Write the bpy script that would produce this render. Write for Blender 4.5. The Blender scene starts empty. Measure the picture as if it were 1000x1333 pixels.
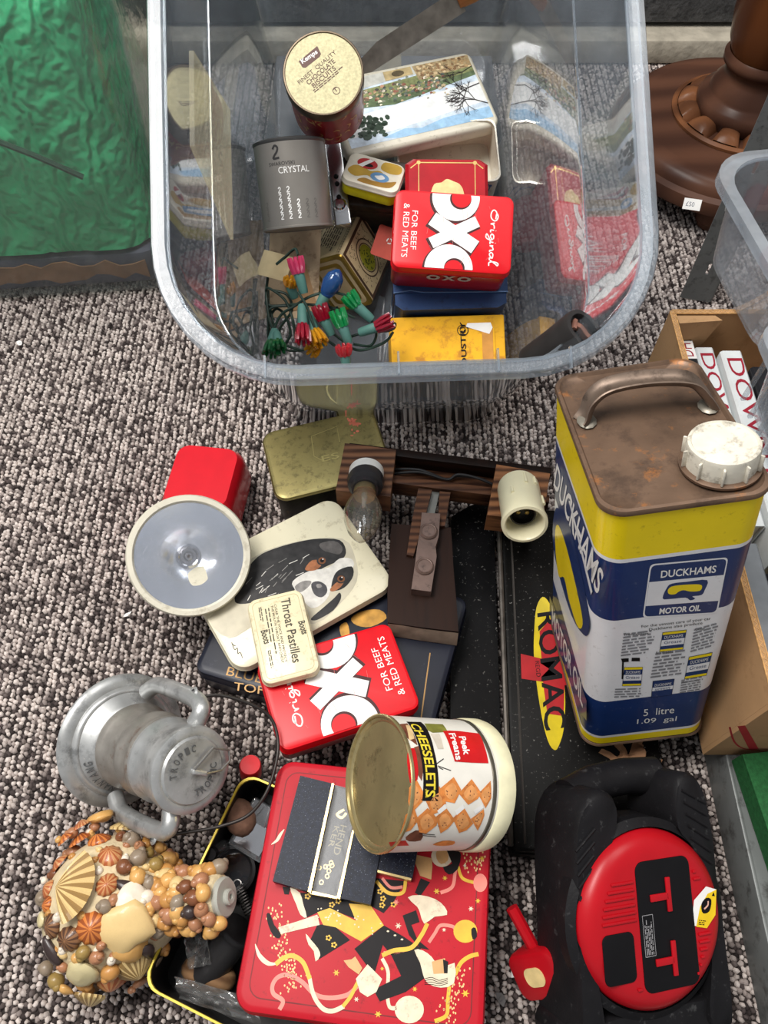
import bpy, bmesh, math, random
import numpy as np
from mathutils import Vector, Matrix, Euler, geometry
random.seed(7)
SC = bpy.context.scene
COL = SC.collection
R = math.radians
# ---------------------------------------------------------------- camera, world, lights, exposure
CAM_H, PITCH, FPX = 0.76, R(59), 1000.0
cd = bpy.data.cameras.new('camera'); cam = bpy.data.objects.new('camera', cd); COL.objects.link(cam)
cam.location = (0, 0, CAM_H); cam.rotation_euler = (R(90) - PITCH, 0, 0)
cd.sensor_fit = 'VERTICAL'; cd.sensor_height = 36; cd.lens = 36 * FPX / 1333.0
cd.clip_start = .01; cd.clip_end = 50
SC.camera = cam
w = bpy.data.worlds.new('room_air'); SC.world = w; w.use_nodes = True
w.node_tree.nodes['Background'].inputs[0].default_value = (.93, .96, 1.0, 1)
w.node_tree.nodes['Background'].inputs[1].default_value = .33
def area(name, loc, target, sx, sy, energy, col=(1, 1, 1)):
    l = bpy.data.lights.new(name, 'AREA'); l.shape = 'RECTANGLE'; l.size = sx; l.size_y = sy
    l.energy = energy; l.color = col
    o = bpy.data.objects.new(name, l); COL.objects.link(o); o.location = loc
    o.rotation_euler = (Vector(target) - Vector(loc)).to_track_quat('-Z', 'Y').to_euler()
    return o
area('ceiling_panel_light', (-.62, .55, 2.3), (-.05, .35, 0), 1.2, .6, 46, (1, .97, .93))
area('ceiling_panel_light', (-1.5, .3, 2.3), (-.2, .5, 0), .4, 1.5, 12, (1, .97, .93))
area('ceiling_panel_light', (.75, 1.2, 2.3), (.1, .5, 0), 1.2, .6, 14, (1, .97, .93))
SC.view_settings.view_transform = 'Standard'; SC.view_settings.look = 'None'
SC.view_settings.gamma = 1; SC.view_settings.use_curve_mapping = False
SC.view_settings.exposure = .25

# ---------------------------------------------------------------- survey: photo pixel -> place
C0 = Vector((0, 0, CAM_H))
FW = Vector((0, math.cos(PITCH), -math.sin(PITCH))); RT = Vector((1, 0, 0)); UP = Vector((0, math.sin(PITCH), math.cos(PITCH)))
def ray(x, y): return FW + RT * ((x - 500) / FPX) - UP * ((y - 666.5) / FPX)
def at(x, y, z=0.0):                       # point of the level plane z seen at a photo pixel
    r = ray(x, y); return C0 + r * ((z - CAM_H) / r.z)
def atd(x, y, d): return C0 + ray(x, y) * d

# ---------------------------------------------------------------- materials
MATS = {}
def M(name, col=(.5, .5, .5), rough=.5, metal=0., var=.12, scale=60., bump=0., bscale=200., dirt=None, coat=0., trans=0., ior=1.45, speck=None, alpha=None, spec=.35):
    if name in MATS: return MATS[name]
    m = bpy.data.materials.new(name); m.use_nodes = True; MATS[name] = m
    nt = m.node_tree; N = nt.nodes; K = nt.links; b = N['Principled BSDF']
    b.inputs['Roughness'].default_value = rough; b.inputs['Metallic'].default_value = metal
    b.inputs['Coat Weight'].default_value = coat; b.inputs['IOR'].default_value = ior
    b.inputs['Specular IOR Level'].default_value = spec
    b.inputs['Transmission Weight'].default_value = trans
    if alpha is not None: b.inputs['Alpha'].default_value = alpha
    tc = N.new('ShaderNodeTexCoord')
    nz = N.new('ShaderNodeTexNoise'); nz.inputs['Scale'].default_value = scale; nz.inputs['Detail'].default_value = 5
    K.new(tc.outputs['Object'], nz.inputs['Vector'])
    mr = N.new('ShaderNodeMapRange'); mr.inputs[1].default_value = .3; mr.inputs[2].default_value = .7
    mr.inputs[3].default_value = 1 - var; mr.inputs[4].default_value = 1 + var
    K.new(nz.outputs['Fac'], mr.inputs[0])
    mx = N.new('ShaderNodeMix'); mx.data_type = 'RGBA'; mx.blend_type = 'MULTIPLY'; mx.inputs[0].default_value = 1
    mx.inputs[6].default_value = (*col, 1); K.new(mr.outputs[0], mx.inputs[7])
    out = mx.outputs[2]
    for d in ([dirt] if dirt else []) + ([speck] if speck else []):
        dc, amt, ds = d[:3]
        n2 = N.new('ShaderNodeTexNoise'); n2.inputs['Scale'].default_value = ds; n2.inputs['Detail'].default_value = 8; n2.inputs['Roughness'].default_value = .7
        K.new(tc.outputs['Object'], n2.inputs['Vector'])
        m2 = N.new('ShaderNodeMapRange'); m2.inputs[1].default_value = .62 - amt * .3; m2.inputs[2].default_value = .72 - amt * .2
        m2.inputs[3].default_value = 0; m2.inputs[4].default_value = d[3] if len(d) > 3 else .8
        K.new(n2.outputs['Fac'], m2.inputs[0])
        x2 = N.new('ShaderNodeMix'); x2.data_type = 'RGBA'; x2.inputs[7].default_value = (*dc, 1)
        K.new(m2.outputs[0], x2.inputs[0]); K.new(out, x2.inputs[6]); out = x2.outputs[2]
    K.new(out, b.inputs['Base Color'])
    if bump:
        n3 = N.new('ShaderNodeTexNoise'); n3.inputs['Scale'].default_value = bscale; n3.inputs['Detail'].default_value = 6
        K.new(tc.outputs['Object'], n3.inputs['Vector'])
        bp = N.new('ShaderNodeBump'); bp.inputs['Strength'].default_value = bump; bp.inputs['Distance'].default_value = .002
        K.new(n3.outputs['Fac'], bp.inputs['Height']); K.new(bp.outputs[0], b.inputs['Normal'])
    return m
def wood(name, c1, c2, scale=30, axis=0, rough=.45, dist=4.):
    if name in MATS: return MATS[name]
    m = M(name, c1, rough, coat=.0, spec=.15); nt = m.node_tree; N = nt.nodes; K = nt.links; b = N['Principled BSDF']
    tc = N.new('ShaderNodeTexCoord'); mp = N.new('ShaderNodeMapping')
    s = [1., 1., 1.]; s[axis] = .12; mp.inputs['Scale'].default_value = s
    K.new(tc.outputs['Object'], mp.inputs[0])
    wv = N.new('ShaderNodeTexWave'); wv.inputs['Scale'].default_value = scale; wv.inputs['Distortion'].default_value = dist
    wv.inputs['Detail'].default_value = 4; wv.inputs['Detail Scale'].default_value = 2
    wv.bands_direction = 'XYZ'[(axis + 1) % 3]
    K.new(mp.outputs[0], wv.inputs[0])
    nz = N.new('ShaderNodeTexNoise'); nz.inputs['Scale'].default_value = scale * 8; nz.inputs['Detail'].default_value = 6; K.new(mp.outputs[0], nz.inputs[0])
    ad = N.new('ShaderNodeMath'); ad.operation = 'MULTIPLY_ADD'; ad.inputs[1].default_value = .5; K.new(wv.outputs['Fac'], ad.inputs[0])
    hf = N.new('ShaderNodeMath'); hf.operation = 'MULTIPLY'; hf.inputs[1].default_value = .5; K.new(nz.outputs['Fac'], hf.inputs[0]); K.new(hf.outputs[0], ad.inputs[2])
    cr = N.new('ShaderNodeValToRGB'); cr.color_ramp.elements[0].position = .25; cr.color_ramp.elements[1].position = .75
    cr.color_ramp.elements[0].color = (*c2, 1); cr.color_ramp.elements[1].color = (*c1, 1)
    K.new(ad.outputs[0], cr.inputs[0]); K.new(cr.outputs[0], b.inputs['Base Color'])
    bp = N.new('ShaderNodeBump'); bp.inputs['Strength'].default_value = .15; bp.inputs['Distance'].default_value = .001
    K.new(ad.outputs[0], bp.inputs['Height']); K.new(bp.outputs[0], b.inputs['Normal'])
    return m
def clear(name, tint=(.93, .95, .97), milk=.1, milkcol=(.8, .85, .9), rough=.04, f0=.05, bump=0., gain=1.0, fpow=4.):
    """thin clear plastic or glass sheet: see-through, milky haze of its own, mirror-like at grazing angles"""
    if name in MATS: return MATS[name]
    m = bpy.data.materials.new(name); m.use_nodes = True; MATS[name] = m
    nt = m.node_tree; N = nt.nodes; K = nt.links; N.clear()
    out = N.new('ShaderNodeOutputMaterial'); tr = N.new('ShaderNodeBsdfTransparent'); tr.inputs[0].default_value = (*tint, 1)
    df = N.new('ShaderNodeBsdfDiffuse'); df.inputs[0].default_value = (*milkcol, 1)
    tl = N.new('ShaderNodeBsdfTranslucent'); tl.inputs[0].default_value = (*milkcol, 1)
    m0 = N.new('ShaderNodeMixShader'); m0.inputs[0].default_value = .5; K.new(df.outputs[0], m0.inputs[1]); K.new(tl.outputs[0], m0.inputs[2])
    tc = N.new('ShaderNodeTexCoord'); nz = N.new('ShaderNodeTexNoise'); nz.inputs['Scale'].default_value = 25; nz.inputs['Detail'].default_value = 6
    K.new(tc.outputs['Object'], nz.inputs[0])
    mr = N.new('ShaderNodeMapRange'); mr.inputs[1].default_value = .3; mr.inputs[2].default_value = .7; mr.inputs[3].default_value = milk * .7; mr.inputs[4].default_value = milk * 1.4
    K.new(nz.outputs[0], mr.inputs[0])
    m1 = N.new('ShaderNodeMixShader'); K.new(mr.outputs[0], m1.inputs[0]); K.new(tr.outputs[0], m1.inputs[1]); K.new(m0.outputs[0], m1.inputs[2])
    gl = N.new('ShaderNodeBsdfGlossy'); gl.inputs['Roughness'].default_value = rough
    lw = N.new('ShaderNodeLayerWeight'); lw.inputs[0].default_value = .5
    pw = N.new('ShaderNodeMath'); pw.operation = 'POWER'; pw.inputs[1].default_value = fpow; K.new(lw.outputs['Facing'], pw.inputs[0])
    ma = N.new('ShaderNodeMath'); ma.operation = 'MULTIPLY_ADD'; ma.inputs[1].default_value = (1 - f0) * gain; ma.inputs[2].default_value = f0; ma.use_clamp = True
    K.new(pw.outputs[0], ma.inputs[0])
    m2 = N.new('ShaderNodeMixShader'); K.new(ma.outputs[0], m2.inputs[0]); K.new(m1.outputs[0], m2.inputs[1]); K.new(gl.outputs[0], m2.inputs[2])
    if bump:
        n3 = N.new('ShaderNodeTexNoise'); n3.inputs['Scale'].default_value = 45; n3.inputs['Detail'].default_value = 4; n3.inputs['Distortion'].default_value = 1.5
        K.new(tc.outputs['Object'], n3.inputs[0])
        bp = N.new('ShaderNodeBump'); bp.inputs['Strength'].default_value = bump; bp.inputs['Distance'].default_value = .004
        K.new(n3.outputs[0], bp.inputs['Height']); K.new(bp.outputs[0], gl.inputs['Normal']); K.new(bp.outputs[0], df.inputs['Normal'])
    K.new(m2.outputs[0], out.inputs[0])
    return m

# ---------------------------------------------------------------- mesh builder
def rr(wd, dp, r, seg=6):
    r = min(r, wd / 2 - 1e-5, dp / 2 - 1e-5); out = []
    for cx, cy, a0 in ((wd / 2 - r, dp / 2 - r, 0), (-wd / 2 + r, dp / 2 - r, 90), (-wd / 2 + r, -dp / 2 + r, 180), (wd / 2 - r, -dp / 2 + r, 270)):
        for k in range(seg + 1):
            a = R(a0 + 90 * k / seg); out.append((cx + r * math.cos(a), cy + r * math.sin(a)))
    return out
class MB:
    def __init__(s): s.v = []; s.f = []; s.m = []
    def add(s, vs, fs, mi=0, X=None):
        n = len(s.v)
        s.v += [tuple(X @ Vector(p)) if X else tuple(p) for p in vs]
        s.f += [tuple(i + n for i in f) for f in fs]; s.m += [mi] * len(fs); return s
    def box(s, c, d, mi=0, X=None, bev=0):
        if bev:
            return s.rprism(d[0], d[1], c[2] - d[2] / 2, c[2] + d[2] / 2, bev, bev, mi=mi, X=(X or Matrix()) @ Matrix.Translation((c[0], c[1], 0)), seg=2)
        vs = [(c[0] + i * d[0] / 2, c[1] + j * d[1] / 2, c[2] + k * d[2] / 2) for k in (-1, 1) for j in (-1, 1) for i in (-1, 1)]
        return s.add(vs, [(0, 2, 3, 1), (4, 5, 7, 6), (0, 1, 5, 4), (2, 6, 7, 3), (0, 4, 6, 2), (1, 3, 7, 5)], mi, X)
    def loft(s, rings, mi=0, X=None, cap0=True, cap1=True, mis=None, close=False):
        n = len(rings[0]); vs = [p for r in rings for p in r]; base = len(s.v)
        s.v += [tuple(X @ Vector(p)) if X else tuple(p) for p in vs]
        nr = len(rings)
        for k in range(nr if close else nr - 1):
            k2 = (k + 1) % nr
            for i in range(n):
                j = (i + 1) % n
                s.f.append((base + k * n + i, base + k * n + j, base + k2 * n + j, base + k2 * n + i)); s.m.append(mis[k] if mis else mi)
        if cap0 and not close: s.f.append(tuple(base + i for i in reversed(range(n)))); s.m.append(mis[0] if mis else mi)
        if cap1 and not close: s.f.append(tuple(base + (nr - 1) * n + i for i in range(n))); s.m.append(mis[-1] if mis else mi)
        return s
    def rprism(s, wd, dp, z0, z1, r, bev=0, mi=0, X=None, seg=6, bseg=2):
        rings = []
        def ring(ins, z): return [(x, y, z) for x, y in rr(wd - 2 * ins, dp - 2 * ins, max(r - ins, 1e-4), seg)]
        if bev:
            for k in range(bseg + 1):
                a = R(90 * k / bseg); rings.append(ring(bev * (1 - math.sin(a)), z0 + bev * (1 - math.cos(a))))
            for k in range(bseg, -1, -1):
                a = R(90 * k / bseg); rings.append(ring(bev * (1 - math.sin(a)), z1 - bev * (1 - math.cos(a))))
        else: rings = [ring(0, z0), ring(0, z1)]
        return s.loft(rings, mi, X)
    def lathe(s, prof, n=32, mi=0, X=None, mis=None, cap0=False, cap1=False, sx=1, sy=1):
        rings = [[(max(r, 1e-5) * math.cos(2 * math.pi * i / n) * sx, max(r, 1e-5) * math.sin(2 * math.pi * i / n) * sy, z) for i in range(n)] for r, z in prof]
        return s.loft(rings, mi, X, cap0, cap1, mis)
    def tube(s, pts, r, n=8, mi=0, X=None, caps=True, flat=1.0):
        P = [Vector(p) for p in pts]; m = len(P)
        rs = r if isinstance(r, (list, tuple)) else [r] * m
        t0 = (P[1] - P[0]).normalized(); nn = t0.orthogonal().normalized(); rings = []
        for i in range(m):
            t = (P[min(i + 1, m - 1)] - P[max(i - 1, 0)]).normalized()
            nn = (nn - t * nn.dot(t)); nn = nn.normalized() if nn.length > 1e-6 else t.orthogonal().normalized()
            bb = t.cross(nn)
            rings.append([P[i] + (nn * math.cos(2 * math.pi * k / n) + bb * math.sin(2 * math.pi * k / n) * flat) * rs[i] for k in range(n)])
        return s.loft(rings, mi, X, caps, caps)
    def extr(s, poly, z0, z1, mi=0, X=None):
        return s.loft([[(x, y, z0) for x, y in poly], [(x, y, z1) for x, y in poly]], mi, X)
    def ball(s, c, r, n=10, mi=0, X=None, sc=(1, 1, 1), rot=None):
        prof = [(math.sin(math.pi * k / (n // 2 + 1)), -math.cos(math.pi * k / (n // 2 + 1))) for k in range(n // 2 + 2)]
        T = (X or Matrix()) @ Matrix.Translation(c) @ (rot or Matrix()) @ Matrix.Diagonal((r * sc[0], r * sc[1], r * sc[2], 1))
        return s.lathe(prof, n, mi, T)
    def build(s, name, mats, parent=None, smooth=35, mw=None):
        me = bpy.data.meshes.new(name); me.from_pydata(s.v, [], s.f)
        for m in (mats if isinstance(mats, (list, tuple)) else [mats]): me.materials.append(m)
        me.polygons.foreach_set('material_index', s.m)
        if smooth:
            me.polygons.foreach_set('use_smooth', [True] * len(s.f)); me.set_sharp_from_angle(angle=R(smooth))
        me.update()
        return link(name, me, parent, mw)
def link(name, me, parent=None, mw=None):
    o = bpy.data.objects.new(name, me); COL.objects.link(o)
    if parent: o.parent = parent
    if mw: o.matrix_local = mw
    return o
MW = {}
def thing(name, label, cat, mw=None, group=None):
    o = bpy.data.objects.new(name, None); COL.objects.link(o); o.empty_display_size = .02
    mw = mw or Matrix(); o.matrix_local = mw; MW[o.name] = mw.copy()
    return tag(o, label, cat, group)
def tag(o, label, cat=None, group=None, kind=None):
    o['label'] = label
    if cat: o['category'] = cat
    if group: o['group'] = group
    if kind: o['kind'] = kind
    return o
def struct(o): o['kind'] = 'structure'; return o
def pose(loc, eul=(0, 0, 0)):
    return Matrix.Translation(loc) @ Euler([R(a) for a in eul]).to_matrix().to_4x4()
def frame(o, zdir, xdir=None):
    z = Vector(zdir).normalized(); x = Vector(xdir) if xdir is not None else z.orthogonal()
    x = (x - z * x.dot(z)).normalized(); y = z.cross(x)
    m = Matrix((x, y, z)).transposed().to_4x4(); m.translation = Vector(o); return m
def spline(pts, n=6, closed=False):
    P = [Vector(p) for p in pts]; out = []; m = len(P)
    for i in range(m if closed else m - 1):
        g = lambda k: P[k % m] if closed else P[max(0, min(m - 1, k))]
        a, b, c, d = g(i - 1), g(i), g(i + 1), g(i + 2)
        for k in range(n):
            t = k / n
            out.append(.5 * ((2 * b) + (c - a) * t + (2 * a - 5 * b + 4 * c - d) * t * t + (3 * b - a - 3 * c + d) * t ** 3))
    if not closed: out.append(P[-1])
    return out
# ---------------------------------------------------------------- flat print
TX = {}
def text_geo(s, bold=0.):
    k = (s, bold)
    if k in TX: return TX[k]
    cu = bpy.data.curves.new('lettering', 'FONT'); cu.body = s; cu.resolution_u = 3; cu.offset = bold
    ob = bpy.data.objects.new('lettering', cu); COL.objects.link(ob)
    dg = bpy.context.evaluated_depsgraph_get(); me = bpy.data.meshes.new_from_object(ob.evaluated_get(dg))
    V = [v.co.xy.copy() for v in me.vertices]; F = [tuple(p.vertices) for p in me.polygons]
    bpy.data.objects.remove(ob); bpy.data.curves.remove(cu); bpy.data.meshes.remove(me)
    x0 = min(v.x for v in V); x1 = max(v.x for v in V); y0 = min(v.y for v in V); y1 = max(v.y for v in V)
    if any(c in s for c in 'gjpqy') is False: pass
    V = [((v.x - x0) / (x1 - x0), (v.y - y0) / max(y1 - y0, 1e-6)) for v in V]
    TX[k] = (V, F); return TX[k]
class Art:
    """ink on a surface: L = frame of the printed plane inside the parent; px points are read on that plane"""
    def __init__(s, parent, L=None, wrap=None, step=.004, lift=.00015):
        s.parent = parent; s.L = L or Matrix(); s.W = MW[parent.name] @ s.L; s.I = s.W.inverted()
        s.mb = MB(); s.mats = []; s.wrap = wrap; s.step = step; s.lift = lift
    def px(s, p):
        o = s.I @ C0; d = s.I.to_3x3() @ ray(*p); t = -o.z / d.z; q = o + d * t; return (q.x, q.y)
    def mi(s, m):
        if m not in s.mats: s.mats.append(m)
        return s.mats.index(m)
    def _put(s, V, F, m, lay):
        z = s.lift + .00006 * lay
        if s.wrap:
            V2, F2 = [], []
            for f in F:
                tri = [(f[0], f[i], f[i + 1]) for i in range(1, len(f) - 1)]
                for t in tri: s._split([V[i] for i in t], V2, F2)
            s.mb.add([s.wrap(x, y, z) for x, y in V2], F2, s.mi(m), s.L)
        else: s.mb.add([(x, y, z) for x, y in V], F, s.mi(m), s.L)
    def _split(s, T, V2, F2, d=0):
        e = [max(abs(T[i][0] - T[(i + 1) % 3][0]), 0) for i in range(3)]; k = e.index(max(e))
        if e[k] > s.step and d < 9:
            a, b, c = T[k], T[(k + 1) % 3], T[(k + 2) % 3]; mm = ((a[0] + b[0]) / 2, (a[1] + b[1]) / 2)
            s._split([a, mm, c], V2, F2, d + 1); s._split([mm, b, c], V2, F2, d + 1)
        else:
            n = len(V2); V2 += T; F2.append((n, n + 1, n + 2))
    def poly(s, m, pts, lay=0, px=True, smooth=0):
        P = [s.px(p) for p in pts] if px else [tuple(p) for p in pts]
        if smooth: P = [(q.x, q.y) for q in spline([(a, b, 0) for a, b in P], smooth, True)]
        ar = sum(P[i][0] * P[(i + 1) % len(P)][1] - P[(i + 1) % len(P)][0] * P[i][1] for i in range(len(P)))
        if ar < 0: P = P[::-1]
        if s.wrap or len(P) > 4:
            F = [tuple(t) for t in geometry.tessellate_polygon([[Vector((a, b, 0)) for a, b in P]])]
            F = [f if ((P[f[1]][0] - P[f[0]][0]) * (P[f[2]][1] - P[f[0]][1]) - (P[f[2]][0] - P[f[0]][0]) * (P[f[1]][1] - P[f[0]][1])) > 0 else f[::-1] for f in F]
        else: F = [tuple(range(len(P)))]
        s._put(P, F, m, lay); return s
    def disc(s, m, c, rx, ry=None, lay=0, px=True, n=24, a0=0, a1=360, rot=0):
        ry = ry or rx; ca, sa = math.cos(R(rot)), math.sin(R(rot)); pts = []
        for k in range(n + (a1 - a0 < 360)):
            a = R(a0 + (a1 - a0) * k / n); u, v = rx * math.cos(a), ry * math.sin(a); pts.append((c[0] + u * ca - v * sa, c[1] + u * sa + v * ca))
        return s.poly(m, pts, lay, px)
    def ring(s, m, c, r0, r1, lay=0, px=True, n=28, a0=0, a1=360, ky=1.):
        for k in range(n):
            a, b = R(a0 + (a1 - a0) * k / n), R(a0 + (a1 - a0) * (k + 1) / n)
            s.poly(m, [(c[0] + r * math.cos(t), c[1] + r * ky * math.sin(t)) for r, t in ((r0, a), (r1, a), (r1, b), (r0, b))], lay, px)
        return s
    def stroke(s, m, pts, wd, lay=0, px=True, smooth=5, taper=False):
        P = [s.px(p) for p in pts] if px else pts
        P = spline([(a, b, 0) for a, b in P], smooth) if smooth else [Vector((a, b, 0)) for a, b in P]
        k = len(P); Lf, Rt = [], []
        for i in range(k):
            t = (P[min(i + 1, k - 1)] - P[max(i - 1, 0)]); t = t.normalized() if t.length > 1e-9 else Vector((1, 0, 0))
            wv = wd * (1 if not taper else max(.12, math.sin(math.pi * (i + .5) / k)))
            nrm = Vector((-t.y, t.x, 0)) * wv / 2; Lf.append((P[i] + nrm)[:2]); Rt.append((P[i] - nrm)[:2])
        V = Lf + Rt; F = [(i + k, i + 1 + k, i + 1, i) for i in range(k - 1)]
        s._put(V, F, m, lay); return s
    def text(s, m, t, p0, p1, ptop, lay=2, px=True, bold=0.):
        """baseline p0->p1, ptop = upper left corner"""
        if px: p0, p1, ptop = s.px(p0), s.px(p1), s.px(ptop)
        V, F = text_geo(t, bold)
        V = [(p0[0] + u * (p1[0] - p0[0]) + v * (ptop[0] - p0[0]), p0[1] + u * (p1[1] - p0[1]) + v * (ptop[1] - p0[1])) for u, v in V]
        s._put(V, F, m, lay); return s
    def lines(s, m, p0, p1, ptop, n, lay=2, px=True, seed=1, words=7):
        """rows of type too small to read: short word bars"""
        rnd = random.Random(seed)
        if px: p0, p1, ptop = s.px(p0), s.px(p1), s.px(ptop)
        e = (p1[0] - p0[0], p1[1] - p0[1]); h = (ptop[0] - p0[0], ptop[1] - p0[1])
        g = lambda u, v: (p0[0] + e[0] * u + h[0] * v, p0[1] + e[1] * u + h[1] * v)
        for k in range(n):
            v0 = (k + .2) / n; v1 = (k + .68) / n; u = 0.; end = rnd.uniform(.75, 1)
            while u < end:
                l = rnd.uniform(.5, 1.4) / words; u2 = min(u + l, end)
                s.poly(m, [g(u, v0), g(u2, v0), g(u2, v1), g(u, v1)], lay, False); u = u2 + .22 / words
        return s
    def build(s, name, label=None):
        o = s.mb.build(name, s.mats, s.parent, smooth=0)
        if label: o['label'] = label
        return o
def copy_tree(o, parent=None):
    c = o.copy(); COL.objects.link(c); c.parent = parent
    for ch in list(o.children): copy_tree(ch, c)
    return c
def S(r, g, b):
    f = lambda c: (c / 255 / 12.92) if c <= 10 else ((c / 255 + .055) / 1.055) ** 2.4
    return (f(r), f(g), f(b))
BLACK = M('black_ink', S(16, 14, 16), .5, var=.2, spec=.2)
WHITE = M('white_ink', S(232, 230, 226), .35, var=.04)
GOLD = M('gold_metal', S(178, 150, 84), .32, .85, var=.15, scale=90)
STEEL = M('bare_steel', S(150, 148, 145), .35, .9, var=.15)
CHROME = M('chrome', S(205, 205, 208), .14, 1., var=.05)
# ================================================================ SETTING
# carpet: backing plane and countless yarn loops in ribs
b = MB(); b.add([(-2.2, -1.2, -.006), (2.2, -1.2, -.006), (2.2, 1.42, -.006), (-2.2, 1.42, -.006)], [(0, 1, 2, 3)])
floor = struct(b.build('floor', M('carpet_backing', S(52, 46, 44), .95, bump=.5, bscale=400), smooth=0))
def carpet():
    rng = np.random.default_rng(3)
    px_, py_ = .0038, .0047
    xs = np.arange(-.95, .92, px_); ys = np.arange(-.16, 1.40, py_)
    ii, jj = np.meshgrid(np.arange(len(xs)), np.arange(len(ys)), indexing='ij'); ii = ii.ravel(); jj = jj.ravel()
    x = xs[ii] + rng.normal(0, .0005, ii.size) + np.where(ii % 3 == 0, 0, np.where(ii % 3 == 1, -.0004, .0004)); y = ys[jj] + (ii % 2) * py_ * .5 + rng.normal(0, .0007, ii.size)
    # seen floor only: a wedge that widens away from the camera
    keep = np.abs(x) < (.44 + .33 * np.clip(y, -.2, 2)); 
    keep &= ~((np.abs(x - .02) < .13) & (y > .66) & (y < 1.2))
    keep &= ~((x < -.33) & (y > .86)); keep &= ~((x > .318) & (y < .582)); keep &= ~((x > .60) & (y < .8))
    ii = ii[keep]; x = x[keep]; y = y[keep]; n = x.size
    rib = (ii % 3 != 0)
    h = np.where(rib, .0042, .0024) + rng.normal(0, .0006, n)
    rx = np.where(rib, rng.uniform(.0019, .0029, n), rng.uniform(.0018, .0026, n)); ry = rng.uniform(.0022, .0036, n); th = rng.normal(.55, .55, n)
    K = 5; ang = np.arange(K) * 2 * np.pi / K
    V = np.empty((n, 2 * K + 1, 3), np.float32)
    for lv, (sc, hz) in enumerate(((1., 0.), (.78, .68))):
        cx = sc * np.cos(ang)[None] * rx[:, None]; cy = sc * np.sin(ang)[None] * ry[:, None]
        c, s_ = np.cos(th)[:, None], np.sin(th)[:, None]
        V[:, lv * K:(lv + 1) * K, 0] = x[:, None] + cx * c - cy * s_; V[:, lv * K:(lv + 1) * K, 1] = y[:, None] + cx * s_ + cy * c
        V[:, lv * K:(lv + 1) * K, 2] = -.0055 + hz * h[:, None]
    V[:, :2 * K, :2] += rng.normal(0, .00025, (n, 2 * K, 2)); V[:, K:2 * K, 2] += rng.normal(0, .00025, (n, K)); V[:, 2 * K, 0] = x + rng.normal(0, .0009, n); V[:, 2 * K, 1] = y + rng.normal(0, .0009, n); V[:, 2 * K, 2] = -.0055 + h
    f = []
    for k in range(K):
        l = (k + 1) % K; f += [k, l, K + l, k, K + l, K + k, K + k, K + l, 2 * K]
    f = np.array(f, np.int32); F = (f[None] + (np.arange(n, dtype=np.int32) * (2 * K + 1))[:, None]).ravel()
    me = bpy.data.meshes.new('carpet_pile'); nt = F.size // 3
    me.vertices.add(V.shape[0] * V.shape[1]); me.vertices.foreach_set('co', V.ravel())
    me.loops.add(F.size); me.loops.foreach_set('vertex_index', F)
    me.polygons.add(nt); me.polygons.foreach_set('loop_start', np.arange(0, F.size, 3, dtype=np.int32))
    me.polygons.foreach_set('use_smooth', np.ones(nt, bool))
    u = np.where(rib, rng.beta(2.3, 1.25, n), rng.beta(1.0, 4.5, n))
    u = np.clip(u, 0, 1).astype(np.float32)
    me.update()
    at_ = me.attributes.new('yarn', 'FLOAT', 'POINT'); at_.data.foreach_set('value', np.repeat(u, 2 * K + 1))
    m = bpy.data.materials.new('carpet_yarn'); m.use_nodes = True; N = m.node_tree.nodes; Kk = m.node_tree.links; bs = N['Principled BSDF']
    a = N.new('ShaderNodeAttribute'); a.attribute_name = 'yarn'; cr = N.new('ShaderNodeValToRGB')
    e = cr.color_ramp.elements; e[0].position = .0; e[0].color = (*S(48, 42, 41), 1); e[1].position = 1; e[1].color = (*S(222, 210, 203), 1)
    for p, c in ((.34, S(92, 82, 80)), (.52, S(158, 146, 141)), (.75, S(200, 188, 181))): q = e.new(p); q.color = (*c, 1)
    Kk.new(a.outputs['Fac'], cr.inputs[0]); Kk.new(cr.outputs[0], bs.inputs['Base Color']); bs.inputs['Roughness'].default_value = .95
    bs.inputs['Specular IOR Level'].default_value = .1
    tcn = N.new('ShaderNodeTexCoord'); nz = N.new('ShaderNodeTexNoise'); nz.inputs['Scale'].default_value = 1500; Kk.new(tcn.outputs['Object'], nz.inputs[0])
    bp = N.new('ShaderNodeBump'); bp.inputs['Strength'].default_value = .6; bp.inputs['Distance'].default_value = .001; Kk.new(nz.outputs[0], bp.inputs['Height']); Kk.new(bp.outputs[0], bs.inputs['Normal'])
    me.materials.append(m)
    o = link('carpet_pile', me); tag(o, 'mottled grey and brown loop pile carpet in ribs', 'carpet', kind='stuff')
carpet()
# wall of concrete blocks behind
b = MB(); b.box((0, 1.56, .6), (4.4, .2, 1.25)); wall = struct(b.build('wall_back', M('mortar', S(120, 116, 110), .95, bump=.8, bscale=120), smooth=0))
blk = MB(); blk.box((0, 0, 0), (.435, .05, .205), bev=.004); bm_ = M('concrete_block', S(92, 92, 93), .95, var=.35, scale=45, bump=1., bscale=160, dirt=(S(45, 45, 47), .5, 90.))
bo = None
for row in range(3):
    for k in range(-4, 5):
        mwb = Matrix.Translation((k * .447 + (row % 2) * .22, 1.452, .045 + .105 + row * .217))
        if bo is None: bo = blk.build('block', bm_, wall, mw=mwb)
        else: link('block', bo.data, wall, mwb)
b = MB(); b.rprism(4.3, .07, 0, .04, .008, .004); b.build('mortar_ledge', M('mortar_pale', S(176, 168, 152), .95, var=.25, scale=30, bump=.9, bscale=90), wall, mw=Matrix.Translation((0, 1.42, 0)))

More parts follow.
